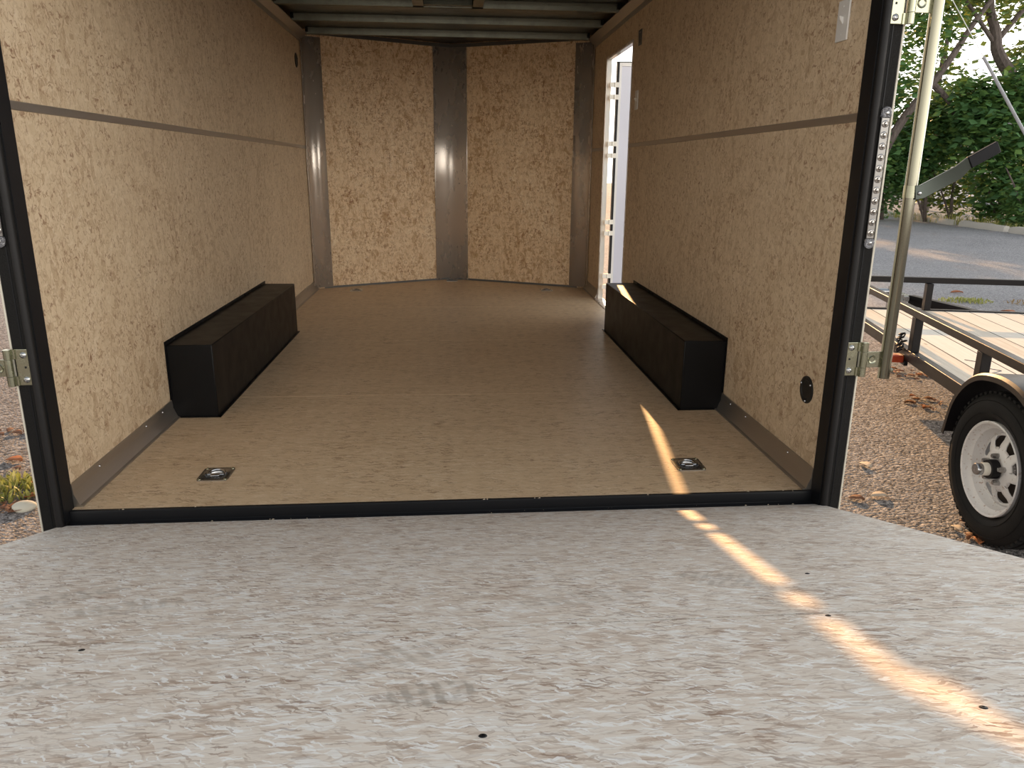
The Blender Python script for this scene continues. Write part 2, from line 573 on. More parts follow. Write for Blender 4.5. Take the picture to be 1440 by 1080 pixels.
# underside and rear edge
fm.add([(-HW, 0, -0.035), (-HW, L, -0.035), (0, L + VD, -0.035), (HW, L, -0.035), (HW, 0, -0.035)], [(0, 1, 2, 3, 4)])
fm.add([(-HW + 0.005, -0.024, -0.034), (HW - 0.005, 0.0, -0.034), (HW - 0.005, 0.0, 0), (-HW + 0.005, -0.024, 0)], [(0, 1, 2, 3)])
fm.add([(-HW + 0.005, -0.024, 0), (HW - 0.005, 0.0, 0), (-HW + 0.005, 0, 0)], [(0, 1, 2)])
fm.build('floor', M_FLOOR, kind='structure')
# joints between the floor sheets
jm = MB()
for y in (1.22, 2.44, 3.66):
    jm.box(-HW, HW, y - 0.0012, y + 0.0012, -0.003, 0.0006)
jm.build('trim_1', M_FLOOR, kind='structure')

# side walls (board 4.5 cm thick with the outer skin as a child)
wl = MB().box(-HW - 0.025, -HW, 0.0, L, -0.03, 2.16).build('wall_left', M_WALL, kind='structure')
MB().box(-1.268, -1.252, -0.045, L + 0.02, -0.3, 2.22).build('outer_skin', M_SKIN, wl)
wr = MB()
wr.box(HW, HW + 0.025, 0.0, DY0, -0.03, 2.16)
wr.box(HW, HW + 0.025, DY1, L, -0.03, 2.16)
wr.box(HW, HW + 0.025, DY0, DY1, DZ, 2.16)
wr = wr.build('wall_right', M_WALL, kind='structure')
sk = MB()
sk.box(1.252, 1.262, -0.045, DY0 - 0.0, -0.3, 2.22)
sk.box(1.252, 1.262, DY1, L + 0.02, -0.3, 2.22)
sk.box(1.252, 1.262, DY0, DY1, DZ + 0.05, 2.22)
sk.box(1.252, 1.262, DY0, DY1, -0.3, -0.035)
sk.box(1.262, 1.268, 0.021, 0.05, -0.3, 2.22)
sk.build('outer_skin', M_SKIN, wr)
# the nose: two boards meeting in a point
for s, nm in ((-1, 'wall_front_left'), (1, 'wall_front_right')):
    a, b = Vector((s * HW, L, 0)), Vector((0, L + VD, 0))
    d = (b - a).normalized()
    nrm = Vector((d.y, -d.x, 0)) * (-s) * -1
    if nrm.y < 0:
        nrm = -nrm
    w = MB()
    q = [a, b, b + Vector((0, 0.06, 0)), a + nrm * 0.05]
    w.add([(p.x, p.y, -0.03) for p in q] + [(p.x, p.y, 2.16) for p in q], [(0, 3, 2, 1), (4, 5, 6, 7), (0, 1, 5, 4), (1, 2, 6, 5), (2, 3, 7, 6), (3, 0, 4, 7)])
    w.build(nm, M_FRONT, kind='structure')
# roof sheet
rf = MB()
pl = [(-1.29, -0.06), (1.29, -0.06), (1.29, L), (0, L + VD + 0.06), (-1.29, L)]
rf.add([(x, y, 2.155) for x, y in pl] + [(x, y, 2.19) for x, y in pl], [(0, 1, 2, 3, 4), (9, 8, 7, 6, 5)] + [(i, (i + 1) % 5, (i + 1) % 5 + 5, i + 5) for i in range(5)])
rf.build('ceiling', M_ROOF, kind='structure')

# metal joint strips on the side walls
tn = 2
for s in (-1, 1):
    t = MB()
    segs = [(0.0, L - 0.1)] if s < 0 else [(0.0, DY0 - 0.018), (DY1 + 0.018, L - 0.1)]
    for y0, y1 in segs:
        t.prism([(s * HW, ZS - 0.013), (s * (HW - 0.003), ZS - 0.011), (s * (HW - 0.003), ZS + 0.011), (s * HW, ZS + 0.013)], 'y', y0, y1)
    t.build('trim_%d' % tn, M_ALU_Y, kind='structure')
    tn += 1
# kick trims at the foot and cove trims at the head of the side walls
WY0, WY1 = 0.923, 2.733
for s in (-1, 1):
    prof = [(s * HW, 0.0), (s * (HW - 0.032), 0.0), (s * (HW - 0.032), 0.004), (s * (HW - 0.022), 0.006), (s * (HW - 0.006), 0.045), (s * (HW - 0.006), 0.056), (s * (HW - 0.004), 0.078), (s * HW, 0.079)]
    t = MB()
    for y0, y1 in ([(0.0, WY0 - 0.002), (WY1 + 0.002, L - 0.01)] if s < 0 else [(0.0, WY0 - 0.002), (WY1 + 0.002, DY0 - 0.03), (DY1 + 0.03, L - 0.01)]):
        t.prism(prof, 'y', y0, y1)
    kt = t.build('trim_%d' % tn, M_ALU_Y, kind='structure')
    tn += 1
    sc = MB()
    for y in (0.2, 0.62, 0.8, 2.9, 3.3, 4.2):
        if s > 0 and 3.0 < y < 4.05:
            continue
        sc.lathe([(0, 0.004), (0.003, 0.003), (0.0045, 0)], (s * (HW - 0.005), y, 0.062), (-s, 0, 0), 8)
    sc.build('screw_head', M_STEEL, kt)
    prof = [(s * HW, 2.045), (s * (HW - 0.005), 2.046), (s * (HW - 0.008), 2.075), (s * (HW - 0.045), 2.108), (s * (HW - 0.055), 2.112), (s * (HW - 0.055), 2.118), (s * HW, 2.118)]
    t = MB()
    t.prism(prof, 'y', 0.0, L - 0.02)
    t.build('trim_%d' % tn, M_ALU_Y, kind='structure')
    tn += 1


def plan_strip(pts, z0, z1, th=0.003):
    """a bent sheet standing upright, drawn by its plan line"""
    w = MB()
    vs, fs = [], []
    for x, y in pts:
        vs += [(x, y, z0), (x, y, z1)]
    for i in range(len(pts) - 1):
        fs.append((2 * i, 2 * i + 2, 2 * i + 3, 2 * i + 1))
    w.add(vs, fs, True)
    return w


def vpt(t, off=0.006):
    """a point on the left nose board, t from corner to apex, off into the room"""
    a, b = Vector((-HW, L)), Vector((0, L + VD))
    d = (b - a).normalized()
    p = a + (b - a) * t + Vector((d.y, -d.x)) * off
    return p


def bez(a, b, c, n=12):
    return [tuple(a * (1 - k) ** 2 + b * 2 * k * (1 - k) + c * k * k) for k in [i / n for i in range(n + 1)]]


for s in (-1, 1):
    a = Vector((-HW + 0.006, L - 0.11))
    b = Vector((-HW + 0.006, L - 0.055))
    c = vpt(0.0) + Vector((0.002, 0))
    d = vpt(0.055)
    e_ = vpt(0.115)
    pts = [tuple(a)] + bez(b, c, d) + [tuple(e_)]
    pts = [(x * (-s), y) for x, y in pts]
    t = plan_strip(pts, 0.01, 2.10)
    o = t.build('trim_%d' % tn, M_ALU, kind='structure', angle=60)
    so = o.modifiers.new('thick', 'SOLIDIFY')
    so.thickness = 0.002
    tn += 1
    sc = MB()
    for k in range(8):
        p = vpt(0.105, 0.008)
        sc.lathe([(0, 0.003), (0.004, 0.002), (0.006, 0)], (-s * p.x, p.y, 0.15 + 0.26 * k), (s * 0.46 * -1 * -1, -0.89, 0), 8)
    sc.build('screw_head', M_STEEL, o)
a, b, c = vpt(0.872), vpt(0.94), Vector((0, vpt(1.0).y - 0.03))
pts = [tuple(a)] + [tuple(b)]
lft = bez(vpt(0.878), Vector((-0.05, vpt(0.955).y)), Vector((0, vpt(0.955).y)), 12)
pts = [tuple(a)] + lft
pts = pts + [(-x, y) for x, y in reversed(pts[:-1])]
t = plan_strip(pts, 0.008, 2.12)
o = t.build('trim_%d' % tn, M_ALU, kind='structure', angle=60)
so = o.modifiers.new('thick', 'SOLIDIFY')
so.thickness = 0.002
tn += 1
sc = MB()
for k in range(8):
    for s in (-1, 1):
        p = vpt(0.885, 0.008)
        sc.lathe([(0, 0.003), (0.004, 0.002), (0.006, 0)], (s * -p.x, p.y, 0.15 + 0.26 * k), (0, -1, 0), 8)
sc.build('screw_head', M_STEEL, o)
# thin angle along the foot and the head of the nose boards
for z0, z1, dep in ((0.0, 0.016, 0.014), (2.118, 2.148, 0.02)):
    t = MB()
    path = []
    n2 = [vpt(k, 0.0) for k in (0.06, 0.3, 0.6, 0.9)] + [Vector((0, vpt(0.975).y))]
    n2 = n2 + [Vector((-p.x, p.y)) for p in reversed(n2[:-1])]
    for p in n2:
        path.append(((p.x, p.y + 0.004, z0), (0, -dep, 0), (0, 0, z1 - z0)))
    t.sweep([(0, 0), (1, 0), (0.8, 1), (0, 1)], path)
    t.build('trim_%d' % tn, M_NOSETRIM, kind='structure')
    tn += 1

# rear frame: two black posts, header, rubber seals, sill
for s in (-1, 1):
    t = MB()
    t.box(s * HW, s * 1.288, -0.075, -0.001, -0.5 + 0.12, 2.16)
    po = t.build('trim_%d' % tn, M_BLACK, kind='structure', bevel=0.004)
    tn += 1
    j = MB().box(s * (HW - 0.0035), s * HW, -0.066, -0.002, -0.03, 2.1).build('jamb_face', M_JAMB, po)
    gv = MB().box(s * 1.256, s * 1.259, -0.0762, -0.074, -0.3, 2.16).build('groove', M_JAMB, po)
    q = MB()
    cxs = s * 1.236
    prof = [(cxs + 0.011 * math.cos(k), -0.074 - 0.011 * max(0, math.sin(k))) for k in [PI * i / 10 for i in range(11)]]
    q.prism(prof, 'z', -0.03, 2.1, smooth=True)
    q.build('rubber_seal', M_RUBBER, po)
    MB().box(s * 1.2885, s * 1.2955, -0.072, 0.02, -0.45, 2.2).build('corner_strip', M_SKIN, po, bevel=0.002)
MB().box(-HW, HW, -0.075, -0.001, 2.0, 2.16).build('trim_%d' % tn, M_BLACK, kind='structure', bevel=0.004)
tn += 1
t = MB()
t.sweep([(0.0, 0.002), (-0.012, 0.002), (-0.014, -0.004), (-0.015, -0.034), (-0.034, -0.040), (-0.034, -0.12), (0.0, -0.12)],
        [((-HW + 0.004, -0.0245, 0), (0, 1, 0), (0, 0, 1)), ((HW - 0.004, -0.0005, 0), (0, 1, 0), (0, 0, 1))])
sill = t.build('trim_%d' % tn, M_JAMB, kind='structure', bevel=0.001)
tn += 1
t = MB()
rnd = random.Random(5)
for k in range(34):
    x = rnd.uniform(-1.18, 1.18)
    y = rnd.choice((-0.004, -0.010, -0.022, -0.03))
    z = 0.002 if y > -0.012 else -0.038
    y += -0.0125 + 0.0098 * x
    a = rnd.uniform(0, PI)
    ln, wd = rnd.uniform(0.002, 0.006), rnd.uniform(0.0008, 0.0016)
    ca, sa = math.cos(a) * ln, math.sin(a) * ln * 0.5
    t.add([(x - ca, y - sa, z), (x + ca, y + sa, z), (x, y + wd, z + 0.003)], [(0, 1, 2)])
t.build('sawdust', plain('pale_sawdust', (0.55, 0.45, 0.33), 0.9), sill, kind='stuff')

# side doorway: sill, jamb lining, thin edge trim
t = MB()
t.box(HW + 0.001, HW + 0.036, DY1 - 0.004, DY1, 0.0, DZ)
t.box(HW + 0.001, HW + 0.036, DY0, DY0 + 0.004, 0.0, DZ)
t.box(HW + 0.001, HW + 0.036, DY0, DY1, DZ - 0.004, DZ)
dj = t.build('trim_%d' % tn, M_JAMBWHITE, kind='structure')
tn += 1
t = MB()
for y in (DY0 - 0.014, DY1):
    t.box(HW - 0.004, HW + 0.002, y, y + 0.014, 0.0, DZ + 0.012)
t.box(HW - 0.004, HW + 0.002, DY0, DY1, DZ, DZ + 0.014)
t.build('edge_trim', M_ALU, dj, bevel=0.001)
t = MB()
t.prism([(HW - 0.035, 0.0), (HW - 0.035, 0.004), (HW - 0.01, 0.010), (HW + 0.040, 0.010), (HW + 0.040, -0.03), (HW, -0.03), (HW, 0.0)], 'y', DY0 - 0.02, DY1 + 0.02)
t.build('door_sill', M_ALU, dj)
# the open side door, hinged at the front edge and swung straight out
DX = 1.303
door = thing('door_1', 'white side door swung open outside the doorway in the right wall', 'door', (DX, 3.975, 0.0))
door['kind'] = 'structure'
MB().box(DX, DX + 0.80, 3.965, 3.995, 0.03, 1.860).build('door_leaf', M_DOOR, door)
t = MB()
t.box(DX + 0.013, DX + 0.032, 3.96, 3.9645, 0.03, 1.860)
t.box(DX + 0.778, DX + 0.80, 3.96, 3.9645, 0.03, 1.860)
t.box(DX + 0.032, DX + 0.778, 3.96, 3.9645, 1.832, 1.860)
t.box(DX + 0.032, DX + 0.778, 3.96, 3.9645, 0.03, 0.055)
t.build('door_trim', M_DOORTRIM, door, bevel=0.001)
t = MB()
t.box(DX - 0.004, DX + 0.0125, 3.953, 3.9645, 0.03, 1.860)
t.box(DX - 0.004, DX - 0.0001, 3.9645, 3.995, 0.03, 1.860)
t.box(DX - 0.006, DX + 0.80, 3.955, 3.995, 1.860, 1.866)
t.build('door_gasket', M_RUBBER, door)
for zc in (1.65, 1.21, 0.60, 0.16):
    for dz in (-0.045, 0.045):
        h = MB()
        h.box(HW + 0.018, DX + 0.012, 3.940, 3.9525, zc + dz - 0.018, zc + dz + 0.018)
        h.tube([(DX - 0.02, 3.943, zc + dz - 0.02), (DX - 0.02, 3.943, zc + dz + 0.02)], 0.007, 10)
        h.build('door_hinge', M_HINGE, door)

# roof bows
bow_lab = {4.57: 'galvanized roof bow nearest the nose of the trailer', 3.97: 'galvanized roof bow between the vent frame and the bow nearest the nose',
           3.37: 'galvanized roof bow carrying the front end of the roof vent frame', 2.77: 'galvanized roof bow carrying the rear end of the roof vent frame'}
for y, lb in bow_lab.items():
    b = thing('roof_bow', lb, 'roof beam', (0, y, H), group='galvanized roof bows')
    t = MB()
    p = [(-0.045, 0.046), (-0.03, 0.046), (-0.024, 0.0), (-0.009, 0.0), (-0.006, 0.005), (0.006, 0.005), (0.009, 0.0), (0.024, 0.0), (0.03, 0.046), (0.045, 0.046), (0.045, 0.048), (0.028, 0.048), (0.022, 0.002), (-0.022, 0.002), (-0.028, 0.048), (-0.045, 0.048)]
    t.prism([(y + a, H + z) for a, z in p], 'x', -HW + 0.06, HW - 0.06)
    t.build('channel', M_GALV, b)
    for s in (-1, 1):
        MB().box(s * (HW - 0.075), s * (HW - 0.055), y - 0.05, y + 0.05, H + 0.012, H + 0.048).build('end_bracket', M_BLACK, b)
v = thing('roof_vent_frame', 'square galvanized vent frame between two roof bows in the middle of the ceiling', 'vent frame', (0, 3.07, H))
for s in (-1, 1):
    t = MB()
    x = s * 0.20 - 0.008
    p = [(-0.035, 0.044), (-0.035, 0.0), (0.035, 0.0), (0.035, 0.044), (0.032, 0.044), (0.032, 0.003), (-0.032, 0.003), (-0.032, 0.044)]
    t.prism([(x + a, H + z) for a, z in p], 'y', 2.80, 3.335)
    t.build('side_channel', M_GALV, v)
    MB().box(x - 0.036, x + 0.036, 3.325, 3.343, H - 0.004, H + 0.046).build('clip', M_BLACK, v)
MB().box(-0.172, 0.156, 3.285, 3.325, H + 0.004, H + 0.046).build('cross_channel', M_GALV, v, bevel=0.003)
MB().box(-0.172, 0.156, 2.81, 2.85, H + 0.004, H + 0.046).build('cross_channel', M_GALV, v, bevel=0.003)

# ------------------------------------------------------------------ wheel boxes
WH, WW = 0.322, 0.194
for s, lb in ((-1, 'long black steel wheel box along the left wall'), (1, 'long black steel wheel box along the right wall in front of the side door')):
    w = thing('wheel_box', lb, 'wheel box', (s * (HW - WW / 2), (WY0 + WY1) / 2, 0), group='wheel boxes')
    t = MB()
    t.box(s * (HW - 0.001), s * (HW - WW), WY0, WY1, 0.0, WH)
    t.build('box', M_WHEELBOX, w, bevel=0.004)
    t = MB()
    t.box(s * (HW - 0.001), s * (HW - 0.005), WY0 - 0.012, WY1 + 0.012, WH - 0.002, WH + 0.016)
    t.box(s * (HW - 0.001), s * (HW - 0.005), WY0 - 0.012, WY0 + 0.002, 0.082, WH)
    t.build('wall_flange', M_WHEELBOX, w)
    t = MB()
    t.box(s * (HW - WW + 0.002), s * (HW - WW - 0.012), WY0 - 0.010, WY1 + 0.01, 0.0, 0.004)
    t.box(s * (HW - 0.034), s * (HW - WW - 0.012), WY0 - 0.010, WY0 + 0.004, 0.0, 0.004)
    t.build('floor_flange', M_WHEELBOX, w)
    for k in range(5):
        y = WY0 + 0.1 + k * 0.4
        MB().lathe([(0, 0.004), (0.004, 0.003), (0.006, 0)], (s * (HW - 0.005), y, WH + 0.008), (-s, 0, 0), 10).build('screw', M_PLASTIC, w)

# ------------------------------------------------------------------ recessed tie-downs
tie_lab = ['square recessed D-ring tie-down on the floor before the left wheel box', 'square recessed D-ring tie-down beside the sun streak on the floor',
           'small recessed tie-down at the foot of the left nose board', 'small recessed tie-down at the foot of the right nose board', 'small recessed tie-down at the tip of the nose']


def make_tie(label, x, y):
    r = thing('tie_down', label, 'tie-down', (x, y, 0), group='recessed floor tie-downs')
    # plate with a round opening
    w, d, n = 0.054, 0.060, 32
    vs, fs = [], []
    for i in range(n):
        a = 2 * PI * (i + 0.5) / n
        c, s_ = math.cos(a), math.sin(a)
        k = 1 / max(abs(c) / w, abs(s_) / d)
        ox, oy = c * k, s_ * k
        for rr, zz in ((None, 0.0), (None, 0.0025), (0.040, 0.0035), (0.038, 0.0025), (0.033, -0.012), (0.0, -0.015)):
            vs.append((ox, oy, zz) if rr is None else (c * rr, s_ * rr, zz))
    for i in range(n):
        j = (i + 1) % n
        for k in range(5):
            fs.append((i * 6 + k, j * 6 + k, j * 6 + k + 1, i * 6 + k + 1))
    MB().add(vs, fs, True).build('pan', M_STEEL, r, local=True)
    ring = [(0.029 * math.cos(a), 0.002 + 0.029 * math.sin(a), 0.0025 + 0.004 * math.sin(a)) for a in [PI * (-0.08 + 1.16 * i / 18) for i in range(19)]]
    t = MB()
    t.tube(ring, 0.0055, 10)
    t.tube([ring[0], ring[-1]], 0.0055, 10)
    t.build('ring', M_STEEL, r, local=True)
    MB().box(-0.016, 0.016, -0.022, -0.004, -0.002, 0.0065).build('ring_clip', M_STEEL, r, local=True, bevel=0.002)
    for sx in (-1, 1):
        for sy in (-1, 1):
            MB().lathe([(0, 0.007), (0.003, 0.0065), (0.0055, 0.0045), (0.006, 0.0025)], (sx * 0.044, sy * 0.050, 0), (0, 0, 1), 10).build('bolt', M_ZINC, r, local=True)
    return r


proto = make_tie(tie_lab[0], *TIE[0])
for (x, y), lb in list(zip(TIE, tie_lab))[1:]:
    c = copy_tree(proto)
    c.location = (x, y, 0)
    c['label'] = lb

# ------------------------------------------------------------------ small fittings on the walls
# light switch by the rear opening
def wall_switch(y, z, label):
    r = thing('light_switch', label, 'light switch', (HW, y, z), group='wall switches')
    MB().box(HW - 0.0065, HW - 0.0003, y - 0.036, y + 0.036, z - 0.06, z + 0.06).build('plate', M_WHITE, r, bevel=0.002)
    t = MB()
    t.prism([(HW - 0.0065, z - 0.011), (HW - 0.0065, z + 0.011), (HW - 0.019, z + 0.013), (HW - 0.017, z + 0.004)], 'y', y - 0.004, y + 0.004)
    t.build('toggle', M_WHITE, r)
    for dz in (-0.04, 0.04):
        MB().lathe([(0, 0.002), (0.003, 0.0012), (0.0035, 0)], (HW - 0.0065, y, z + dz), (-1, 0, 0), 8).build('screw', M_WHITE, r)
    return r


wall_switch(0.158, 1.512, 'white toggle switch plate high on the right wall near the rear opening')
wall_switch(2.925, 1.50, 'white toggle switch plate seen edge-on beside the side doorway')
r = thing('latch_plate', 'small grey metal catch plate on the right wall above the side doorway corner', 'latch plate', (HW, 2.90, 1.88))
MB().box(HW - 0.006, HW - 0.0003, 2.868, 2.945, 1.83, 1.925).build('plate', plain('grey_cast_metal', (0.16, 0.15, 0.14), 0.45, 0.6, 0.5, grain=(60, 0.1, 0.001)), r, bevel=0.004)
for dz in (-0.03, 0.03):
    MB().lathe([(0, 0.003), (0.004, 0.002), (0.005, 0)], (HW - 0.006, 2.906, 1.877 + dz), (-1, 0, 0), 8).build('screw', M_STEEL, r)
# round vents
for s, y, z, rad, lb in ((1, 0.118, 0.326, 0.048, 'round black vent low on the right wall near the rear frame'), (-1, 4.34, 1.876, 0.055, 'round black vent high on the left wall near the nose')):
    r = thing('wall_vent', lb, 'vent', (s * HW, y, z), group='round black wall vents')
    MB().lathe([(rad, 0.0003), (rad, 0.004), (rad - 0.004, 0.006), (rad - 0.012, 0.006), (rad - 0.016, 0.003), (0.0, 0.003)], (s * HW, y, z), (-s, 0, 0), 36).build('cover', M_PLASTIC, r)
    for k in range(3):
        a = 0.4 + 2 * PI * k / 3
        MB().lathe([(0, 0.0095), (0.003, 0.009), (0.0045, 0.006)], (s * HW, y + math.cos(a) * (rad - 0.008), z + math.sin(a) * (rad - 0.008)), (-s, 0, 0), 8).build('screw', M_STEEL, r)

# ------------------------------------------------------------------ LED lamp strips on the rear posts
def led_strip(s, z0, z1, label):
    x, y = s * 1.268, -0.0765
    r = thing('led_strip_light', label, 'tail light', (x, y, z0), group='clear LED strip lights')
    hw = 0.0125
    t = MB().box(x - hw, x + hw, y - 0.006, y, z0 + 0.03, z1 - 0.03)
    t.build('housing', M_HOUSING, r, bevel=0.002)
    n = 11
    for k in range(n):
        z = z0 + 0.048 + (z1 - z0 - 0.096) * k / (n - 1)
        MB().lathe([(0.0105, 0.006), (0.0105, 0.0075), (0.0085, 0.0085), (0.0075, 0.007), (0.0055, 0.0075), (0.005, 0.010), (0.0035, 0.012), (0, 0.0128)], (x, y, z), (0, -1, 0), 14).build('led', M_LED, r)
    for z, d in ((z0 + 0.03, -1), (z1 - 0.03, 1)):
        pts = [(x - hw - 0.002, z), (x + hw + 0.002, z)] + [(x + (hw + 0.002) * math.cos(a), z + d * (0.014 + 0.016 * math.sin(a))) for a in [PI * i / 10 for i in range(11)]]
        t = MB()
        t.prism([(a, b) for a, b in pts], 'y', y - 0.011, y)
        t.build('end_cap', M_CAP, r, bevel=0.003)
        MB().lathe([(0, 0.0145), (0.004, 0.0135), (0.006, 0.011)], (x, y, z + d * 0.012), (0, -1, 0), 12).build('cap_screw', M_STEEL, r)
    return r


led_strip(1, 0.832, 1.243, 'clear LED strip light on the right rear post')
led_strip(-1, 0.832, 1.243, 'clear LED strip light on the left rear post')

# ------------------------------------------------------------------ bar locks hinged on the rear posts
def bracket(s, zc, r, rx):
    y = -0.0765
    hz = 0.055
    xa, xb = s * 1.233, s * 1.281
    br = MB()
    br.prism([(xa, zc - hz), (xb, zc - hz), (xb, zc + hz), (xa, zc + hz)], 'y', y - 0.004, y)
    b = br.build('hinge_plate', M_ZINC, r, bevel=0.0035, seg=3)
    kx = s * 1.297
    for z0, z1 in ((zc - hz, zc - 0.026), (zc + 0.026, zc + hz)):
        t = MB()
        t.tube([(kx, y - 0.012, z0), (kx, y - 0.012, z1)], 0.0105, 16)
        t.box(s * 1.278, kx, y - 0.008, y - 0.003, z0, z1)
        t.build('knuckle', M_ZINC, b)
    t = MB()
    t.tube([(kx, y - 0.012, zc - 0.0255), (kx, y - 0.012, zc + 0.0255)], 0.0107, 16)
    t.box(kx, rx, y - 0.014, y - 0.009, zc - 0.0255, zc + 0.0255)
    st = t.build('strap', M_ZINC, r, bevel=0.001)
    MB().lathe([(0.014, 0.0), (0.0125, 0.002), (0.010, 0.0005), (0.006, -0.001), (0, -0.0015)], (s * 1.324, y - 0.0142, zc), (0, -1, 0), 20).build('dimple', M_ZINC, st)
    for dz in (-0.037, 0.037):
        MB().lathe([(0, 0.004), (0.003, 0.0035), (0.0035, 0.006), (0.007, 0.005), (0.0095, 0.002), (0.0095, 0)], (s * 1.257, y - 0.004, zc + dz), (0, -1, 0), 16).build('bolt', M_STEEL, b)
    MB().box(s * 1.252, s * 1.2575, y - 0.0046, y - 0.003, zc - 0.003, zc + 0.003).build('slot', M_HOLE, b)


def bar_lock(s, label):
    rx, ry = s * 1.368, -0.093
    r = thing('bar_lock', label, 'bar lock', (rx, ry, 0.425), group='bar locks of the rear door')
    MB().tube([(rx, ry, 0.425), (rx, ry, 2.13)], 0.0178, 24).build('tube', M_CHROME, r)
    t = MB()
    t.tube([(rx + s * 0.002, ry + 0.012, 0.44), (rx + s * 0.034, ry + 0.014, 0.447)], [0.006, 0.007], 10)
    t.build('cam', M_ZINC, r)
    bracket(s, 0.484, r, rx)
    bracket(s, 1.518, r, rx)
    # lever
    px = [(1.372, 1.000), (1.392, 1.003), (1.497, 1.060), (1.512, 1.086), (1.592, 1.131)]
    yy = [ry - 0.018, ry - 0.018, ry - 0.018, ry - 0.034, ry - 0.036]
    path = []
    for i, (x, z) in enumerate(px):
        d = Vector((px[min(i + 1, 4)][0] - px[max(i - 1, 0)][0], px[min(i + 1, 4)][1] - px[max(i - 1, 0)][1])).normalized()
        hwid = 0.0205 if i < 3 else 0.0165
        path.append(((s * x, yy[i], z), (s * -d.y * hwid, 0, d.x * hwid), (0, 0.004, 0)))
    t = MB()
    t.sweep([(-1, -1), (1, -1), (1, 1), (-1, 1)], path)
    lv = t.build('lever', M_LEVER, r, bevel=0.0012)
    a, b = Vector((s * 1.514, ry - 0.036, 1.087)), Vector((s * 1.595, ry - 0.037, 1.133))
    d = (b - a).normalized()
    nn = Vector((-d.z, 0, d.x)) * (1 if s > 0 else -1)
    t = MB()
    t.sweep([(-1, -1), (1, -1), (1, 1), (-1, 1)], [(a, nn * 0.0175, Vector((0, 0.0065, 0))), (b, nn * 0.0175, Vector((0, 0.0065, 0)))])
    t.build('grip', M_GRIP, lv, bevel=0.002)
    MB().lathe([(0, 0.007), (0.004, 0.006), (0.006, 0.003)], (s * 1.384, ry - 0.021, 0.999), (0, -1, 0), 10).build('pivot_bolt', M_STEEL, lv)
    t = MB()
    t.tube([(rx, ry, 0.985), (rx, ry, 1.02)], 0.0195, 24)
    t.build('lever_clamp', M_ZINC, r)
    return r


bar_lock(1, 'upright zinc bar lock with a lever, hinged on the right rear post')
bar_lock(-1, 'zinc bar lock hinged on the left rear post at the left edge of the photo')

# ------------------------------------------------------------------ ramp door, held partly lowered: it rises towards the viewer
RT = math.atan(0.31)
ramp = thing('ramp_door', 'weathered strand board ramp door folded down behind the sill with boot prints', 'ramp', (0, -0.049, -0.036), (-RT, 0, 0.009))
RWX = 1.238
RWN = 1.221         # between the posts
SEAM = -1.284
MB().prism([(-RWN, -0.002), (RWN, -0.002), (RWN, -0.034), (RWX, -0.034), (RWX, SEAM + 0.0022), (-RWX, SEAM + 0.0022), (-RWX, -0.034), (-RWN, -0.034)], 'z', -0.018, 0).build('board', M_RAMP, ramp, local=True)
MB().box(-RWX, RWX, -2.12, SEAM - 0.0022, -0.018, 0).build('board', M_RAMP, ramp, local=True)
MB().box(-RWX + 0.02, RWX - 0.02, SEAM - 0.002, SEAM + 0.002, -0.017, -0.0015).build('seam_shade', M_RUBBER, ramp, local=True)  # dark strip that draws the shade down in the gap between the boards
MB().prism([(-RWN, -0.004), (RWN, -0.004), (RWN, -0.034), (RWX, -0.034), (RWX, -2.12), (-RWX, -2.12), (-RWX, -0.034), (-RWN, -0.034)], 'z', -0.05, -0.019).build('frame', M_ALU_Y, ramp, local=True)
for x, y in ((0.008, -1.69), (0.588, -1.686), (-0.573, -1.69), (0.71, -1.0), (-0.58, -1.316), (0.60, -1.30)):
    MB().lathe([(0, 0.0004), (0.0014, 0.0004), (0.0016, 0.0014), (0.004, 0.001), (0.005, 0.0)], (x, y, 0), (0, 0, 1), 12).build('screw', M_JAMB, ramp, local=True)

# ------------------------------------------------------------------ open utility trailer parked to the right
UX, UY = 2.327, 0.505
ut = thing('utility_trailer', 'black open utility trailer with pipe-rail sides and a plank deck on the gravel', 'trailer', (UX, UY, G), (0, 0, R(-13)))
M_UBLACK = plain('black_trailer_paint', (0.011, 0.010, 0.011), 0.42, 0, 0.2, grain=(40, 0.15, 0.002))


def plank_material():
    t = NT('weathered_planks')
    v = t.coords()
    s = t.n('ShaderNodeSeparateXYZ')
    t.put(s.inputs[0], v)
    x = t.math('DIVIDE', s.outputs[0], 0.19)
    idn = t.math('FLOOR', x)
    fr = t.math('FRACT', x)
    gap = t.math('GREATER_THAN', t.math('ABSOLUTE', t.math('SUBTRACT', fr, 0.5)), 0.475)
    wn = t.n('ShaderNodeTexWhiteNoise', noise_dimensions='1D')
    t.put(wn.inputs[1], idn)
    g = t.noise(t.mapping(v, scale=(45, 2.2, 1)), 1.0, 4, 0.6)
    k = t.math('ADD', t.math('MULTIPLY', wn.outputs[0], 0.35), t.math('MULTIPLY', g, 0.65))
    col = t.ramp(k, [(0.2, (0.60, 0.53, 0.43)), (0.5, (0.76, 0.70, 0.60)), (0.85, (0.84, 0.79, 0.71))])
    kn = t.ramp(t.vor(t.mapping(v, scale=(8, 2.4, 1)), 1.0, out='Distance'), [(0.03, 1.0), (0.09, 0.0)])
    col = t.mix(t.math('MULTIPLY', kn, 0.6), col, (0.22, 0.13, 0.07, 1))
    col = t.mix(gap, col, (0.02, 0.018, 0.015, 1))
    t.bsdf(col, 0.75, 0, 0.3, t.bump(t.math('SUBTRACT', g, gap), 0.4, 0.006))
    return t.m


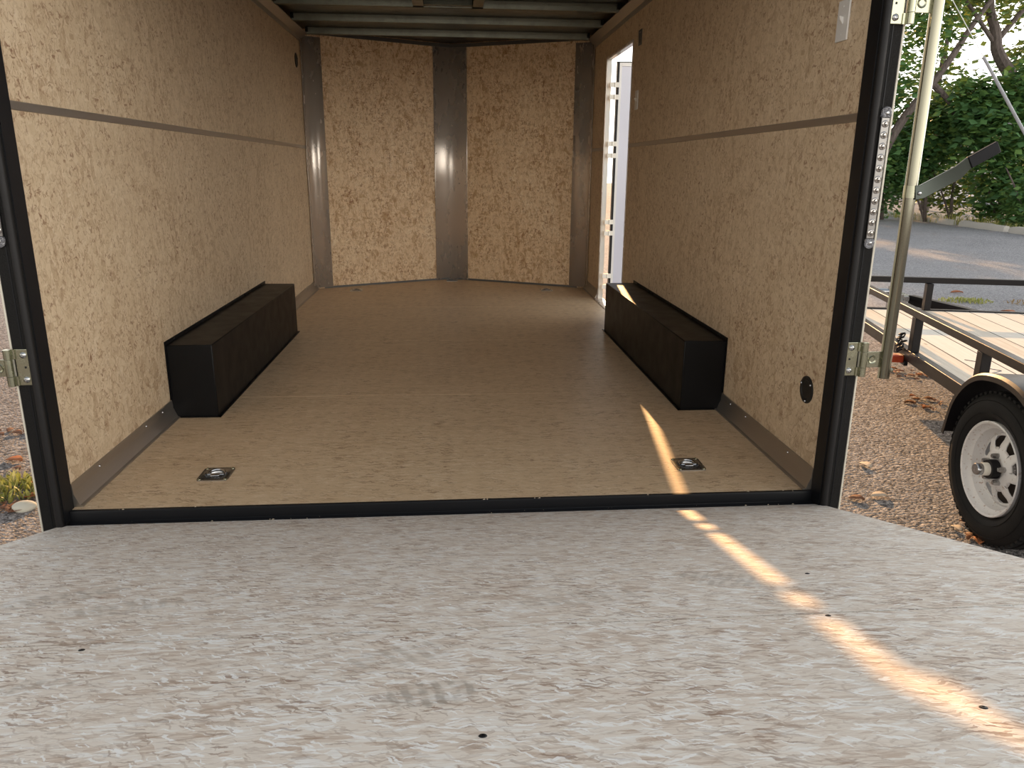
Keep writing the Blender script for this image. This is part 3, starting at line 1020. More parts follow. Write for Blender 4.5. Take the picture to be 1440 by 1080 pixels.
X0, X1, YF, YR = 0.15, 1.75, 3.376, -1.3     # left side, right side, front and rear of the deck
DZT = 0.468                                   # top of the deck
MB().box(X0 + 0.05, X1 - 0.05, YR + 0.03, YF - 0.05, DZT - 0.035, DZT).build('plank_deck', plank_material(), ut, local=True)
for nm, bx in (('side_beam', (X0, X0 + 0.05, YR, YF, 0.405, 0.478)), ('side_beam', (X1 - 0.05, X1, YR, YF, 0.405, 0.478)),
               ('front_beam', (X0 + 0.051, X1 - 0.051, YF - 0.05, YF, 0.405, 0.478)), ('rear_beam', (X0 + 0.051, X1 - 0.051, YR, YR + 0.028, 0.405, 0.478))):
    MB().box(*bx).build(nm, M_UBLACK, ut, local=True, bevel=0.004)
RZ = 0.737
for nm, bx in (('top_rail', (X0, X0 + 0.05, YR, YF, RZ - 0.045, RZ)), ('top_rail', (X1 - 0.05, X1, YR, YF, RZ - 0.045, RZ)), ('top_rail', (X0 + 0.051, X1 - 0.051, YF - 0.05, YF, RZ - 0.045, RZ))):
    MB().box(*bx).build(nm, M_UBLACK, ut, local=True, bevel=0.004)
for x, y in ((X0, 3.34), (X0, 1.70), (X0, 0.755), (X0, -0.75), (X1 - 0.05, 3.34), (X1 - 0.05, 1.70), (X1 - 0.05, 0.755), (0.78, YF - 0.05)):
    MB().box(x + 0.002, x + 0.05, y - 0.03, y + 0.035, 0.405 if x < 0.2 else 0.478, RZ - 0.0455).build('post', M_UBLACK, ut, local=True, bevel=0.003)
# fender: rounded steel hood over the wheel
WX, WYC, WR = -0.01, 0.03, 0.337
arc = [(WYC - 0.62, 0.46), (WYC - 0.44, 0.66), (WYC - 0.30, 0.735), (WYC - 0.15, 0.757), (WYC + 0.0, 0.745), (WYC + 0.13, 0.708), (WYC + 0.24, 0.635), (WYC + 0.32, 0.53), (WYC + 0.365, 0.375)]


def catmull(p, n=5):
    o = []
    for i in range(len(p) - 1):
        a, b, c, d = p[max(i - 1, 0)], p[i], p[i + 1], p[min(i + 2, len(p) - 1)]
        for k in range(n):
            t_ = k / n
            o.append(tuple(0.5 * (2 * b[j] + (c[j] - a[j]) * t_ + (2 * a[j] - 5 * b[j] + 4 * c[j] - d[j]) * t_ ** 2 + (3 * b[j] - a[j] - 3 * c[j] + d[j]) * t_ ** 3) for j in range(len(b))))
    o.append(tuple(p[-1]))
    return o


ar = catmull(arc, 4)
path = []
for i, (y, z) in enumerate(ar):
    a, b = ar[max(i - 1, 0)], ar[min(i + 1, len(ar) - 1)]
    d = Vector((0, b[0] - a[0], b[1] - a[1])).normalized()
    path.append(((0, y, z), (1, 0, 0), (0, -d.z, d.y)))
xl, xr = -0.115, 0.148
prof = [(xl, -0.022), (xl, 0.0), (xl + 0.012, 0.010), (xr, 0.010), (xr, 0.006), (xl + 0.014, 0.006), (xl + 0.004, -0.001), (xl + 0.004, -0.022)]
MB().sweep(prof, path).build('fender', M_UBLACK, ut, local=True)
# wheel
hz = WR
tp = [(0.205, 0.020), (0.215, 0.004), (0.235, -0.006), (0.262, -0.012), (0.285, -0.010), (0.305, -0.002), (0.320, 0.010), (0.330, 0.022), (0.3335, 0.034), (0.3285, 0.036), (0.3285, 0.042), (0.336, 0.044), (0.3365, 0.068), (0.330, 0.070), (0.330, 0.077), (0.337, 0.079), (0.337, 0.102),
      (0.330, 0.104), (0.330, 0.111), (0.3365, 0.113), (0.336, 0.138), (0.3285, 0.140), (0.3285, 0.146), (0.3335, 0.148), (0.330, 0.162), (0.305, 0.186), (0.262, 0.192), (0.215, 0.178), (0.205, 0.165)]
wx0 = -0.055
tyre_m = NT('tyre_rubber')
_v = tyre_m.coords()
tyre_m.bsdf(tyre_m.mix(tyre_m.noise(_v, 7, 4), (0.007, 0.007, 0.008, 1), (0.015, 0.0145, 0.0145, 1)), 0.68, 0, 0.2, tyre_m.bump(tyre_m.noise(_v, 140, 2), 0.25, 0.002))
wheel = MB().lathe(tp, (wx0, WYC, hz), (1, 0, 0), 72).build('wheel', tyre_m.m, ut, local=True, label='black rubber tyre on a white spoked rim')
# side ribs and tread notches of the tyre
for xo, r0 in ((0.022, 0.3295), (0.158, 0.3295)):
    t = MB()
    for k in range(60):
        a = 2 * PI * k / 60
        c, s_ = math.cos(a), math.sin(a)
        p = Vector((wx0 + xo, WYC + c * r0, hz + s_ * r0))
        u_, n_ = Vector((0, -s_, c)), Vector((0, c, s_))
        vs = [p + Vector((dx, 0, 0)) + u_ * dt + n_ * dn for dn in (-0.006, 0.005) for dx, dt in ((-0.011, -0.009), (0.011, -0.009), (0.011, 0.009), (-0.011, 0.009))]
        t.add(vs, [(0, 3, 2, 1), (4, 5, 6, 7), (0, 1, 5, 4), (1, 2, 6, 5), (2, 3, 7, 6), (3, 0, 4, 7)])
    t.build('tread_blocks', tyre_m.m, wheel, local=True)
for rr, hh in ((0.296, -0.0075), (0.243, -0.0095)):
    t = MB()
    t.lathe([(rr - 0.0015, hh + 0.001), (rr, hh - 0.0015), (rr + 0.0015, hh + 0.001)], (wx0, WYC, hz), (1, 0, 0), 72)
    t.build('sidewall_ring', tyre_m.m, wheel, local=True)


def rim_mat():
    t = NT('dirty_white_rim')
    v = t.coords()
    d = t.ramp(t.noise(v, 75, 3, 0.6), [(0.60, 0.0), (0.70, 1.0)])
    b = t.noise(v, 6, 3)
    col = t.mix(b, (0.66, 0.65, 0.66, 1), (0.76, 0.75, 0.75, 1))
    col = t.mix(t.math('MULTIPLY', d, 0.7), col, (0.30, 0.17, 0.09, 1))
    t.bsdf(col, 0.42, 0, 0.5)
    return t.m


M_RIM = rim_mat()
rp = [(0.205, 0.004), (0.207, -0.002), (0.203, -0.006), (0.196, -0.002), (0.192, 0.010), (0.186, 0.022), (0.176, 0.028), (0.172, 0.042), (0.168, 0.060), (0.163, 0.067), (0.158, 0.067), (0.165, 0.080), (0.172, 0.095), (0.190, 0.10), (0.200, 0.12), (0.205, 0.16), (0.205, 0.004)]
rim = MB().lathe(rp, (wx0, WYC, hz), (1, 0, 0), 64).build('rim', M_RIM, wheel, local=True)
# spoked disc: eight wedge openings
n = 96
vs, fs = [], []
RAD = [(0.160, 0.066), (0.146, 0.060), (0.130, 0.052), (0.110, 0.044), (0.096, 0.042), (0.080, 0.034), (0.060, 0.030), (0.042, 0.030)]
for i in range(n):
    for q_, (r_, h_) in enumerate(RAD):
        a = 2 * PI * (i + 0.5) / n
        if 1 <= q_ <= 4:                      # the windows narrow towards the hub
            a += (0.035, 0.0, 0.05, 0.11)[q_ - 1] * {2: 1, 10: -1}.get(i % 12, 0)
        vs.append((wx0 + h_, WYC + r_ * math.cos(a), hz + r_ * math.sin(a)))
K = len(RAD)
for i in range(n):
    j = (i + 1) % n
    ph = i % 12
    for k in range(K - 1):
        if k in (1, 2, 3) and 2 <= ph <= 9:
            continue
        fs.append((i * K + k, j * K + k, j * K + k + 1, i * K + k + 1))
dsk = MB().add(vs, fs, True).build('rim_disc', M_RIM, wheel, local=True)
sm = dsk.modifiers.new('thick', 'SOLIDIFY')
sm.thickness = 0.004
MB().lathe([(0.04, 0.092), (0.157, 0.092), (0.157, 0.10), (0.04, 0.10)], (wx0, WYC, hz), (1, 0, 0), 32, closed=True).build('brake_plate', plain('rusty_dark_steel', (0.05, 0.035, 0.025), 0.7, 0.2, grain=(30, 0.2, 0.002)), wheel, local=True)
MB().lathe([(0.042, 0.05), (0.042, 0.004), (0.040, -0.004), (0.0, -0.004)], (wx0, WYC, hz), (1, 0, 0), 28).build('hub', M_UBLACK, wheel, local=True)
MB().lathe([(0.028, -0.004), (0.028, -0.024), (0.026, -0.032), (0.0, -0.032)], (wx0, WYC, hz), (1, 0, 0), 28).build('hub_sleeve', M_HINGE, wheel, local=True)
MB().lathe([(0.0265, -0.032), (0.026, -0.052), (0.023, -0.057), (0.0, -0.057)], (wx0, WYC, hz), (1, 0, 0), 28).build('hub_cap', M_STEEL, wheel, local=True)
for k in range(5):
    a = 0.3 + 2 * PI * k / 5
    MB().lathe([(0.013, 0.034), (0.0125, 0.012), (0.009, 0.004), (0.0, 0.003)], (wx0, WYC + 0.06 * math.cos(a), hz + 0.06 * math.sin(a)), (1, 0, 0), 6, smooth=False).build('lug_nut', M_STEEL, wheel, local=True)
_k = R(7.0)                                   # the wheel toes a little towards the viewer
_pv = Vector((wx0 + 0.09, WYC, 0))
wheel.rotation_euler = (0, 0, _k)
wheel.location = _pv - Matrix.Rotation(_k, 3, 'Z') @ _pv
MB().tube([(0.16, WYC, hz), (1.6, WYC, hz)], 0.03, 12).build('axle', M_UBLACK, ut, local=True)
# marker lamp, chain, spring hanger
MB().box(X0 - 0.075, X0 - 0.002, 1.755, 1.835, 0.385, 0.432).build('marker_lamp', M_RED, ut, local=True, bevel=0.006, label='orange-red side marker lamp')
MB().box(X0 - 0.002, X0 + 0.02, 1.745, 1.845, 0.37, 0.404).build('lamp_bracket', M_UBLACK, ut, local=True)
t = MB()
for k in range(11):
    z = 0.565 - k * 0.011
    c = Vector((X0 - 0.022 + 0.012 * math.sin(k * 1.9), 1.80 + 0.018 * math.sin(k * 2.7), z))
    A = Vector((0.5, 0.5, 0.7)).normalized() if k % 2 else Vector((0.5, -0.7, 0.4)).normalized()
    B = A.cross(Vector((0, 0.3, 1))).normalized()
    ring = [c + A * 0.020 * math.cos(q) + B * 0.012 * math.sin(q) for q in [2 * PI * i / 12 for i in range(13)]]
    t.tube(ring, 0.0045, 6)
t.build('chain', M_UBLACK, ut, local=True, kind='stuff')
MB().box(X0 + 0.01, X0 + 0.09, 0.56, 0.90, 0.31, 0.404).build('spring_hanger', plain('brown_rusty_steel', (0.10, 0.055, 0.03), 0.6, 0.2, grain=(40, 0.2, 0.002)), ut, local=True, bevel=0.004)
# tongue, coupler, jack
XC = (X0 + X1) / 2
for s in (-1, 1):
    t = MB()
    a, b = Vector((XC + s * 0.34, YF + 0.02, 0.415)), Vector((XC + s * 0.05, YF + 0.86, 0.415))
    d = (b - a).normalized()
    sd_ = Vector((d.y, -d.x, 0)) * 0.03
    t.sweep([(-1, -0.045), (1, -0.045), (1, 0.045), (-1, 0.045)], [(a, sd_, (0, 0, 1)), (b, sd_, (0, 0, 1))])
    t.build('tongue_beam', M_UBLACK, ut, local=True)
t = MB()
t.box(XC - 0.05, XC + 0.05, YF + 0.84, YF + 1.16, 0.40, 0.45)
t.lathe([(0.055, 0.40), (0.055, 0.44), (0.045, 0.465), (0.0, 0.475)], (XC, YF + 1.16, 0.0), (0, 0, 1), 16)
t.build('coupler', M_STEEL, ut, local=True, bevel=0.004)
t = MB()
t.tube([(0.80, 4.20, 0.0), (0.80, 4.20, 0.54)], 0.028, 12)
t.build('jack_leg', M_STEEL, ut, local=True)
t = MB()
t.tube([(0.56, 4.20, 0.49), (0.78, 4.20, 0.49)], 0.032, 12)
t.build('jack_crank', M_STEEL, ut, local=True)
# pencil scribble on a plank
zz = DZT + 0.0008
t = MB()
for line in ([(0.30, 1.55), (0.36, 1.50), (0.37, 1.44), (0.33, 1.40)], [(0.33, 1.36), (0.40, 1.30), (0.31, 1.22), (0.33, 1.36)]):
    t.tube([(0.12 + x, y, zz) for x, y in line], 0.0022, 6)
t.build('pencil_scribble', plain('dark_pencil', (0.05, 0.04, 0.045), 0.7), ut, local=True)

# ------------------------------------------------------------------ trees, shrubs and the edge of the lot
def leaf_material(name, c0, c1, c2, trans):
    t = NT(name)
    g = t.n('ShaderNodeNewGeometry')
    col = t.ramp(g.outputs['Random Per Island'], [(0.0, c0), (0.55, c1), (1.0, c2)])
    vein = t.noise(t.coords(), 25, 2)
    col = t.mix(t.math('MULTIPLY', vein, 0.25), col, (*[k * 0.7 for k in c0], 1))
    d = t.n('ShaderNodeBsdfPrincipled')
    t.put(d.inputs['Base Color'], col)
    d.inputs['Roughness'].default_value = 0.5
    tr = t.n('ShaderNodeBsdfTranslucent')
    c3 = t.mix(0.4, col, (0.30, 0.38, 0.05, 1))
    t.put(tr.inputs['Color'], c3)
    mx = t.n('ShaderNodeMixShader')
    mx.inputs[0].default_value = trans
    t.t.links.new(d.outputs[0], mx.inputs[1])
    t.t.links.new(tr.outputs[0], mx.inputs[2])
    t.t.links.new(mx.outputs[0], t.out.inputs[0])
    return t.m


M_LEAF_D = leaf_material('dark_green_leaf', (0.055, 0.14, 0.055), (0.10, 0.23, 0.08), (0.20, 0.34, 0.09), 0.33)
M_LEAF_Y = leaf_material('yellow_green_leaf', (0.045, 0.095, 0.03), (0.09, 0.15, 0.045), (0.24, 0.26, 0.06), 0.4)


def bark_mat():
    t = NT('grey_brown_bark')
    v = t.coords()
    n_ = t.noise(t.mapping(v, scale=(9, 9, 2)), 2.0, 5, 0.65)
    t.bsdf(t.ramp(n_, [(0.3, (0.07, 0.055, 0.05)), (0.7, (0.17, 0.14, 0.125))]), 0.85, 0, 0.2, t.bump(n_, 0.6, 0.03))
    return t.m


M_BARK = bark_mat()


def leaves(mb, rng, center, rad, count, size, shell=0.45, droop=0.4):
    c = np.array(center)
    for _ in range(count):
        d = np.array([rng.gauss(0, 1) for _ in range(3)])
        d /= np.linalg.norm(d) + 1e-9
        rr = rng.uniform(shell, 1.0) ** 0.7
        p = c + d * rr * np.array(rad) * rng.uniform(0.85, 1.12)
        if p[2] < G + 0.06:
            p[2] = G + 0.06 + rng.uniform(0, 0.3)
        s_ = size * rng.uniform(0.6, 1.25)
        a = rng.uniform(0, 2 * PI)
        t_ = Vector((math.cos(a), math.sin(a), -droop * rng.uniform(0, 1.6))).normalized()
        n_ = Vector((rng.gauss(0, 0.6), rng.gauss(0, 0.6), 1.0)).normalized()
        b_ = t_.cross(n_).normalized()
        n_ = b_.cross(t_)
        p = Vector(p)
        o = len(mb.v)
        w = s_ * 0.36
        mb.v += [tuple(p), tuple(p + t_ * s_ * 0.4 + b_ * w - n_ * s_ * 0.06), tuple(p + t_ * s_), tuple(p + t_ * s_ * 0.4 - b_ * w - n_ * s_ * 0.06), tuple(p + t_ * s_ * 0.45 + n_ * s_ * 0.05)]
        mb.f += [(o, o + 1, o + 4), (o + 1, o + 2, o + 4), (o + 2, o + 3, o + 4), (o + 3, o, o + 4)]


def tree(name, label, cat, base, limbs, blobs, size, mat, seed, group=None, shell=0.3):
    r = thing(name, label, cat, base, group=group)
    rng = random.Random(seed)
    if limbs:
        for i, (pts, r0, r1) in enumerate(limbs):
            p = catmull(pts, 4)
            t = MB()
            t.tube(p, [r0 + (r1 - r0) * k / (len(p) - 1) for k in range(len(p))], 9)
            t.build('trunk' if i == 0 else 'branch', M_BARK, r)
    t = MB()
    for c, rad, cnt in blobs:
        leaves(t, rng, c, rad, cnt, size, shell)
    t.build('foliage', mat, r, weld=False)
    return r


TG = 'trees beyond the lot edge'
# leaning tree with bare-looking trunk crossing the sky
tree('leaning_tree', 'leaning tree with a forked trunk rising from the right edge above the shrubs', 'tree', (20.6, 22.5, G),
     [([(20.6, 22.5, G), (19.6, 22.3, 1.8), (18.0, 22.0, 3.4), (16.95, 22.0, 4.6), (16.75, 22.0, 5.2), (16.35, 22, 6.2), (16.2, 22, 8.5)], 0.26, 0.09),
      ([(16.8, 22, 4.95), (17.6, 22, 6.0), (18.5, 22.1, 7.0), (19.5, 22.3, 8.4)], 0.09, 0.04),
      ([(16.85, 22, 4.8), (15.4, 21.9, 6.2), (14.2, 22, 7.2)], 0.07, 0.03)],
     [((17.6, 22.5, 6.4), (1.8, 1.6, 1.1), 500), ((15.6, 22.2, 6.4), (1.6, 1.4, 1.0), 600), ((19.0, 22.6, 4.6), (1.6, 1.4, 0.8), 800), ((16.6, 22.4, 8.5), (3.2, 2.2, 1.1), 900)], 0.24, M_LEAF_Y, 3, TG, 0.1)
# tree on the left of the gap
tree('crooked_tree', 'crooked tree with a slanting trunk behind the zinc lock tube', 'tree', (13.0, 21.0, G),
     [([(12.75, 21.2, G), (12.95, 21, 0.9), (13.2, 21, 1.85), (13.75, 21, 2.85), (14.3, 21, 3.55), (14.9, 21, 4.5), (15.4, 21.1, 5.3), (16.4, 21.3, 6.6)], 0.17, 0.06),
      ([(14.35, 21, 3.6), (14.95, 21, 3.1), (15.3, 21, 2.5)], 0.10, 0.05), ([(13.2, 21, 1.9), (12.6, 21, 3.2), (12.4, 21, 5.2)], 0.08, 0.04)],
     [((13.0, 21.6, 3.6), (1.5, 1.2, 1.5), 1500), ((12.6, 21.4, 6.0), (1.9, 1.6, 1.4), 1300), ((14.4, 21.8, 5.2), (1.4, 1.2, 1.1), 800), ((13.3, 21.8, 1.6), (1.3, 1.1, 1.3), 1300), ((13.8, 21.4, 7.6), (2.2, 1.6, 1.0), 800)], 0.22, M_LEAF_D, 5, TG, 0.1)
# dense broad-leaved shrubs along the edge
for i, (lb, base, blobs, mt, sz) in enumerate([
    ('dense dark green bush right of the lever, largest of the bushes', (16.9, 20.6, G), [((16.4, 20.4, 2.2), (1.5, 1.2, 1.6), 3000), ((15.6, 20.7, 3.1), (1.0, 0.9, 0.8), 900), ((17.4, 20.4, 3.6), (1.4, 1.1, 0.9), 1200), ((17.0, 20.5, 0.5), (1.2, 0.9, 1.1), 1300)], M_LEAF_D, 0.26),
    ('tall green bush directly behind the lever and its black grip', (15.5, 22.2, G), [((15.2, 22.2, 2.1), (1.4, 1.0, 1.3), 2300), ((14.6, 22.2, 1.1), (1.0, 0.8, 0.9), 900), ((16.2, 22.4, 3.2), (1.0, 0.9, 0.8), 800)], M_LEAF_D, 0.24),
    ('low yellow-green bush in the gap under the lever', (16.4, 22.2, G), [((16.8, 22.8, 0.5), (1.4, 0.9, 0.9), 900)], M_LEAF_Y, 0.2),
    ('low dark bush at the kerb behind the zinc lock tube', (14.6, 23.2, G), [((14.4, 23.4, 0.6), (1.4, 1.0, 1.1), 1100)], M_LEAF_D, 0.2),
    ('low green bush at the kerb by the right edge of the photo', (16.4, 18.7, G), [((16.4, 18.7, 0.3), (0.8, 0.9, 0.85), 1100)], M_LEAF_D, 0.2)]):
    limbs = [([(base[0], base[1], G), (base[0] - 0.1, base[1], 0.6), (base[0] + 0.15, base[1] + 0.1, 1.4), (base[0] - 0.1, base[1] + 0.1, 2.0)], 0.06, 0.02),
             ([(base[0], base[1], G), (base[0] - 0.5, base[1], 0.5), (base[0] - 0.9, base[1] + 0.1, 1.2)], 0.04, 0.015)]
    if 'low' in lb:
        limbs = [(p[:3], a, b) for p, a, b in limbs]
    tree('bush', lb, 'bush', base, limbs, blobs, sz, mt, 20 + i, 'bushes along the lot edge', 0.25)
# trees further back
for i, (lb, b, k) in enumerate([('tall tree behind the dark bushes, near the right edge', (22.0, 26.5, G), 1.0), ('tall tree behind the bushes, left of the leaning trunk', (20.0, 29.5, G), 1.05), ('tall tree far behind the crooked tree', (17.6, 35.5, G), 1.0)]):
    x, y, _ = b
    tree('background_tree', lb, 'tree', b, [([(x, y, G), (x + 0.1, y, 2), (x - 0.2, y, 4.2), (x, y, 7)], 0.2, 0.07)],
         [((x, y, 2.0), (2.4, 1.4, 2.0), 900), ((x - 0.6, y, 4.6), (2.2, 1.5, 1.3), 380), ((x + 0.5, y, 7.4), (2.6, 1.5, 1.4), 420)], 0.3, M_LEAF_D if i != 1 else M_LEAF_Y, 40 + i, TG, 0.1)
# taller trees hidden by the trailer that shade the far end of the lot
# tree seen over the open side door
tree('doorway_tree', 'distant tree top seen over the open side door', 'tree', (12.2, 46.0, G), [([(12.2, 46, G), (12.2, 46, 5), (12.3, 46, 9)], 0.3, 0.12)], [((12.2, 46, 10.8), (2.3, 2.0, 3.0), 900)], 0.42, M_LEAF_D, 60, TG, 0.1)
for i, (x, y, lb) in enumerate(((10.6, 33, 'tall shade tree behind the trailer, left of the three in a row'), (13.6, 34, 'tall shade tree behind the trailer, middle of the three in a row'), (16.6, 40.5, 'tall shade tree behind the trailer, right of the three in a row'))):
    tree('shade_tree', lb, 'tree', (x, y, G), [([(x, y, G), (x, y, 3), (x + 0.2, y, 6.5)], 0.25, 0.08)], [((x, y, 4.6), (1.3, 1.2, 4.4), 1700)], 0.42, M_LEAF_D, 70 + i, TG, 0.1)

# kerb stones
kerb_m = plain('pale_weathered_concrete', (0.48, 0.46, 0.42), 0.85, 0, 0.3, grain=(14, 0.6, 0.02))
kp = [(16.35, 26.6), (16.2, 25.6), (15.9, 23.5), (15.35, 20.4), (15.3, 20.2), (15.25, 18.5), (15.2, 18.2), (15.1, 16.2)]
klab = ['pale kerb stone left of the zinc lock tube', 'long pale kerb stone right of the zinc lock tube', 'middle pale kerb stone under the bushes', 'pale kerb stone nearest the right edge of the photo']
ks = [(16.45, 27.6, 16.05, 24.9), (15.95, 24.2, 15.45, 20.7), (15.42, 20.2, 15.22, 18.0), (15.18, 17.7, 14.9, 15.3)]
for (xa, ya, xb, yb), lb in zip(ks, klab):
    a, b = Vector((xa, ya, G)), Vector((xb, yb, G))
    d = (b - a).normalized()
    sd_ = Vector((d.y, -d.x, 0))
    t = MB()
    path = []
    for k in range(9):
        f = k / 8
        e_ = 0.85 if k in (0, 8) else 1.0
        p = a + (b - a) * f + sd_ * 0.03 * math.sin(k * 2.1)
        path.append((p, sd_ * e_, Vector((0, 0, e_ + 0.08 * math.sin(k * 1.7)))))
    t.sweep([(-0.11, 0.0), (0.11, 0.0), (0.10, 0.12), (0.06, 0.17), (-0.06, 0.17), (-0.10, 0.12)], path)
    tag(t.build('kerb_stone', kerb_m), lb, 'kerb', 'kerb stones along the lot edge')

# pale house glimpsed through the bushes
h = thing('house', 'pale house glimpsed through the gap in the bushes', 'house', (30, 39, G))
MB().box(26, 36, 39.0, 44, G, 2.6).build('wall', plain('pale_siding', (0.66, 0.60, 0.58), 0.7, grain=(4, 0.1, 0.01)), h)
t = MB()
t.prism([(38.7, 2.6), (44.3, 2.6), (41.5, 4.0)], 'x', 25.7, 36.3)
t.build('roof', plain('grey_roof', (0.2, 0.19, 0.19), 0.8, grain=(8, 0.4, 0.02)), h)
for x in (27.6, 31.5):
    MB().box(x, x + 1.0, 38.97, 39.0, 0.6, 1.7).build('window', M_PLASTIC, h)
# guy wire with its grey guard
t0, t1 = Vector((6.25, 6.888, 2.37)), Vector((6.714, 6.614, 1.53))
cw = Vector((-0.005, -2.362, 1.059))
A = cw + (t0 - cw) * 1.25
B = cw + (t1 - cw) * 1.25
dv = (B - A)
kd = (G - A.z) / dv.z
r = thing('guy_wire', 'thin grey guy wire slanting down past the bushes at the right', 'guy wire', tuple(A + dv * kd))
MB().tube([A - dv * 4.5, A + dv * kd], 0.006, 6).build('cable', M_STEEL, r)
MB().tube([A + dv * 0.0, A + dv * kd], 0.022, 10).build('guard', plain('grey_plastic_guard', (0.30, 0.31, 0.33), 0.4, grain=(20, 0.05, 0.001)), r)

# ------------------------------------------------------------------ weeds, litter of leaves, stones
def weeds(name, label, cx, cy, rx, ry, n_, hgt, col, seed):
    rng = random.Random(seed)
    t = MB()
    for _ in range(n_):
        a, q = rng.uniform(0, 2 * PI), math.sqrt(rng.random())
        x, y = cx + rx * q * math.cos(a), cy + ry * q * math.sin(a)
        hh = hgt * rng.uniform(0.4, 1.2) * (1.1 - 0.6 * q)
        b = rng.uniform(0, 2 * PI)
        lean = Vector((math.cos(b), math.sin(b), 0)) * hh * rng.uniform(0.2, 0.9)
        sd2 = Vector((-math.sin(b), math.cos(b), 0)) * rng.uniform(0.003, 0.007)
        p = Vector((x, y, G))
        md = p + lean * 0.4 + Vector((0, 0, hh * 0.7))
        tp_ = p + lean + Vector((0, 0, hh))
        t.add([p - sd2, p + sd2, md + sd2 * 1.3, md - sd2 * 1.3, tp_], [(0, 1, 2, 3), (3, 2, 4)])
    return tag(t.build(name, col, weld=False), label, 'weeds', None, 'stuff')


M_STRAW = leaf_material('dry_straw', (0.30, 0.19, 0.10), (0.42, 0.28, 0.16), (0.52, 0.40, 0.24), 0.2)
M_WEED = leaf_material('pale_green_weed', (0.24, 0.26, 0.06), (0.42, 0.42, 0.13), (0.58, 0.52, 0.24), 0.35)
weeds('weed_clump', 'yellow-green weed clump on the gravel left of the trailer', -2.24, 1.32, 0.24, 0.17, 420, 0.085, M_WEED, 1)
weeds('weed_clump', 'yellow-green weed patch on the gravel beyond the utility trailer', 6.45, 6.75, 0.34, 0.22, 300, 0.05, M_WEED, 2)
weeds('weed_clump', 'dry weed patch with brown leaves beyond the utility trailer rail', 7.15, 6.55, 0.30, 0.25, 110, 0.04, M_STRAW, 3)
weeds('weed_clump', 'pale weeds on the far gravel at the left edge of the photo', -6.3, 8.6, 1.0, 0.4, 300, 0.15, M_WEED, 4)
weeds('weed_clump', 'green weeds growing along the kerb stones', 15.9, 21.0, 0.5, 4.5, 900, 0.35, M_WEED, 5)

M_DRY = [plain('dry_leaf_brown', (0.20, 0.085, 0.04), 0.7, grain=(60, 0.2, 0.001)), plain('dry_leaf_orange', (0.40, 0.14, 0.05), 0.7, grain=(60, 0.2, 0.001)), plain('dry_leaf_pale', (0.55, 0.46, 0.36), 0.7, grain=(60, 0.2, 0.001))]


def fallen(x, y, size, mi, rot, label, group=None):
    o = []
    t = MB()
    n_ = 7
    vs = []
    for i in range(n_ + 1):
        f = i / n_
        w = size * 0.34 * math.sin(PI * min(1, f * 0.93 + 0.05)) ** 0.8
        lift = size * 0.16 * (math.sin(f * PI * 1.2) + 0.3 * math.sin(f * 9))
        yy = (f - 0.5) * size
        vs += [(-w, yy, lift * 0.3 + 0.010 + w * 0.35), (0, yy, 0.006 + max(0, lift * 0.3)), (w, yy, lift * 0.3 + 0.010 + w * 0.3)]
    fs = []
    for i in range(n_):
        for k in range(2):
            fs.append((i * 3 + k, i * 3 + k + 1, i * 3 + k + 4, i * 3 + k + 3))
    o = t.add(vs, fs, True).build('fallen_leaf', M_DRY[mi], weld=False)
    o.location = (x, y, G)
    o.rotation_euler = (0, 0, rot)
    so_ = o.modifiers.new('thick', 'SOLIDIFY')
    so_.thickness = 0.001
    return tag(o, label, 'leaf', group)



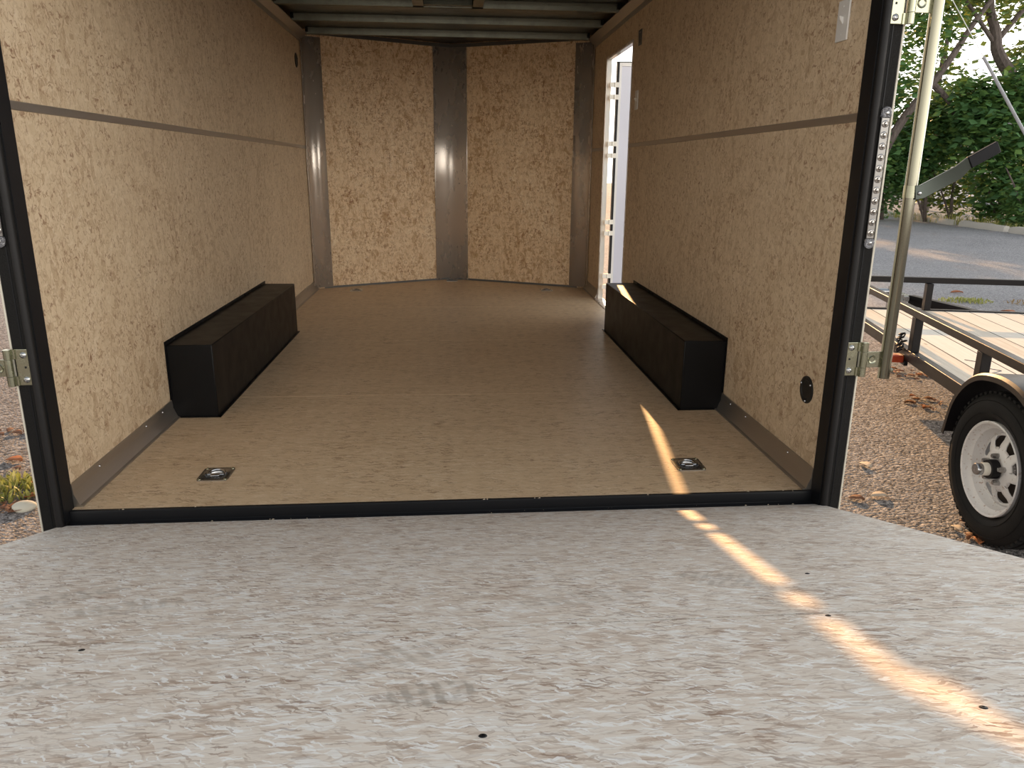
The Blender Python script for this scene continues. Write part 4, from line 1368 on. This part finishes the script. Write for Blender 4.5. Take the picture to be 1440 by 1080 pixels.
spec = [(2.244, 1.407, 0.085, 2, 0.3, 'pale curled leaf alone on the gravel, nearest the right rear post'), (1.971, 0.98, 0.075, 0, 1.2, 'brown curled leaf on the gravel at the foot of the right rear post'),
        (2.10, 1.00, 0.09, 2, 1.5, 'pale narrow leaf beside the brown curled leaf near the ramp'), (-2.391, 1.733, 0.10, 1, 1.3, 'orange leaf on the gravel below the left hinge'),
        (-2.124, 1.379, 0.07, 1, 2.3, 'rust-coloured leaf beside the left weed clump, the farther one'), (-2.045, 1.236, 0.075, 1, 1.9, 'rust-coloured leaf close to the left rear post'),
        (-2.314, 1.61, 0.06, 0, 1.0, 'small dark leaf just below the orange leaf at the left'),
        (6.762, 7.40, 0.16, 1, 1.4, 'orange leaf beyond the front rail of the utility trailer'), (6.41, 5.94, 0.17, 1, 0.4, 'orange leaf against the far side of the utility trailer')]
for x, y, sz, mi, ro, lb in spec:
    fallen(x, y, sz, mi, ro, lb)
rng = random.Random(11)
for (cx, cy, rx, ry, n_, lb, g_) in ((3.70, 3.28, 0.22, 0.22, 20, 'dry leaf in the litter on the gravel beside the utility trailer beam', 'leaf litter by the beam of the utility trailer'),
                                     (3.30, 2.52, 0.16, 0.2, 16, 'dry leaf in the litter beside the post shadow ahead of the fender', 'leaf litter ahead of the fender'),
                                     (2.31, 0.62, 0.07, 0.12, 9, 'dark dry leaf on the gravel before the tyre', 'leaf litter before the tyre'),
                                     (-2.09, 1.10, 0.14, 0.07, 12, 'dark dry leaf below the left weed clump', 'leaf litter below the left weeds'),
                                     (-2.66, 2.2, 0.2, 0.08, 9, 'dark dry leaf in the litter left of the rear post below the hinge', 'leaf litter left of the rear post')):
    for _ in range(n_):
        a, q = rng.uniform(0, 2 * PI), math.sqrt(rng.random())
        fallen(cx + rx * q * math.cos(a), cy + ry * q * math.sin(a), rng.uniform(0.04, 0.075), rng.choice((0, 0, 0, 1, 2)) if cx > 0 else 0, rng.uniform(0, 6), lb, g_)
# round pale stone by the weeds at the left
bm = bmesh.new()
bmesh.ops.create_icosphere(bm, subdivisions=3, radius=1)
rng = random.Random(4)
t = MB()
idx = {}
for i, v_ in enumerate(bm.verts):
    idx[v_] = i
k = [1 + 0.06 * math.sin(3 * v_.co.x + 1) + 0.05 * math.sin(4 * v_.co.y) for v_ in bm.verts]
t.add([(-2.018 + v_.co.x * 0.058 * q, 1.105 + v_.co.y * 0.04 * q, G + 0.012 + v_.co.z * 0.026 * q) for v_, q in zip(bm.verts, k)], [tuple(idx[v_] for v_ in f.verts) for f in bm.faces], True)
bm.free()
tag(t.build('stone', plain('pale_stone', (0.58, 0.55, 0.46), 0.8, grain=(50, 0.3, 0.003))), 'smooth pale stone below the weed clump at the left', 'stone')
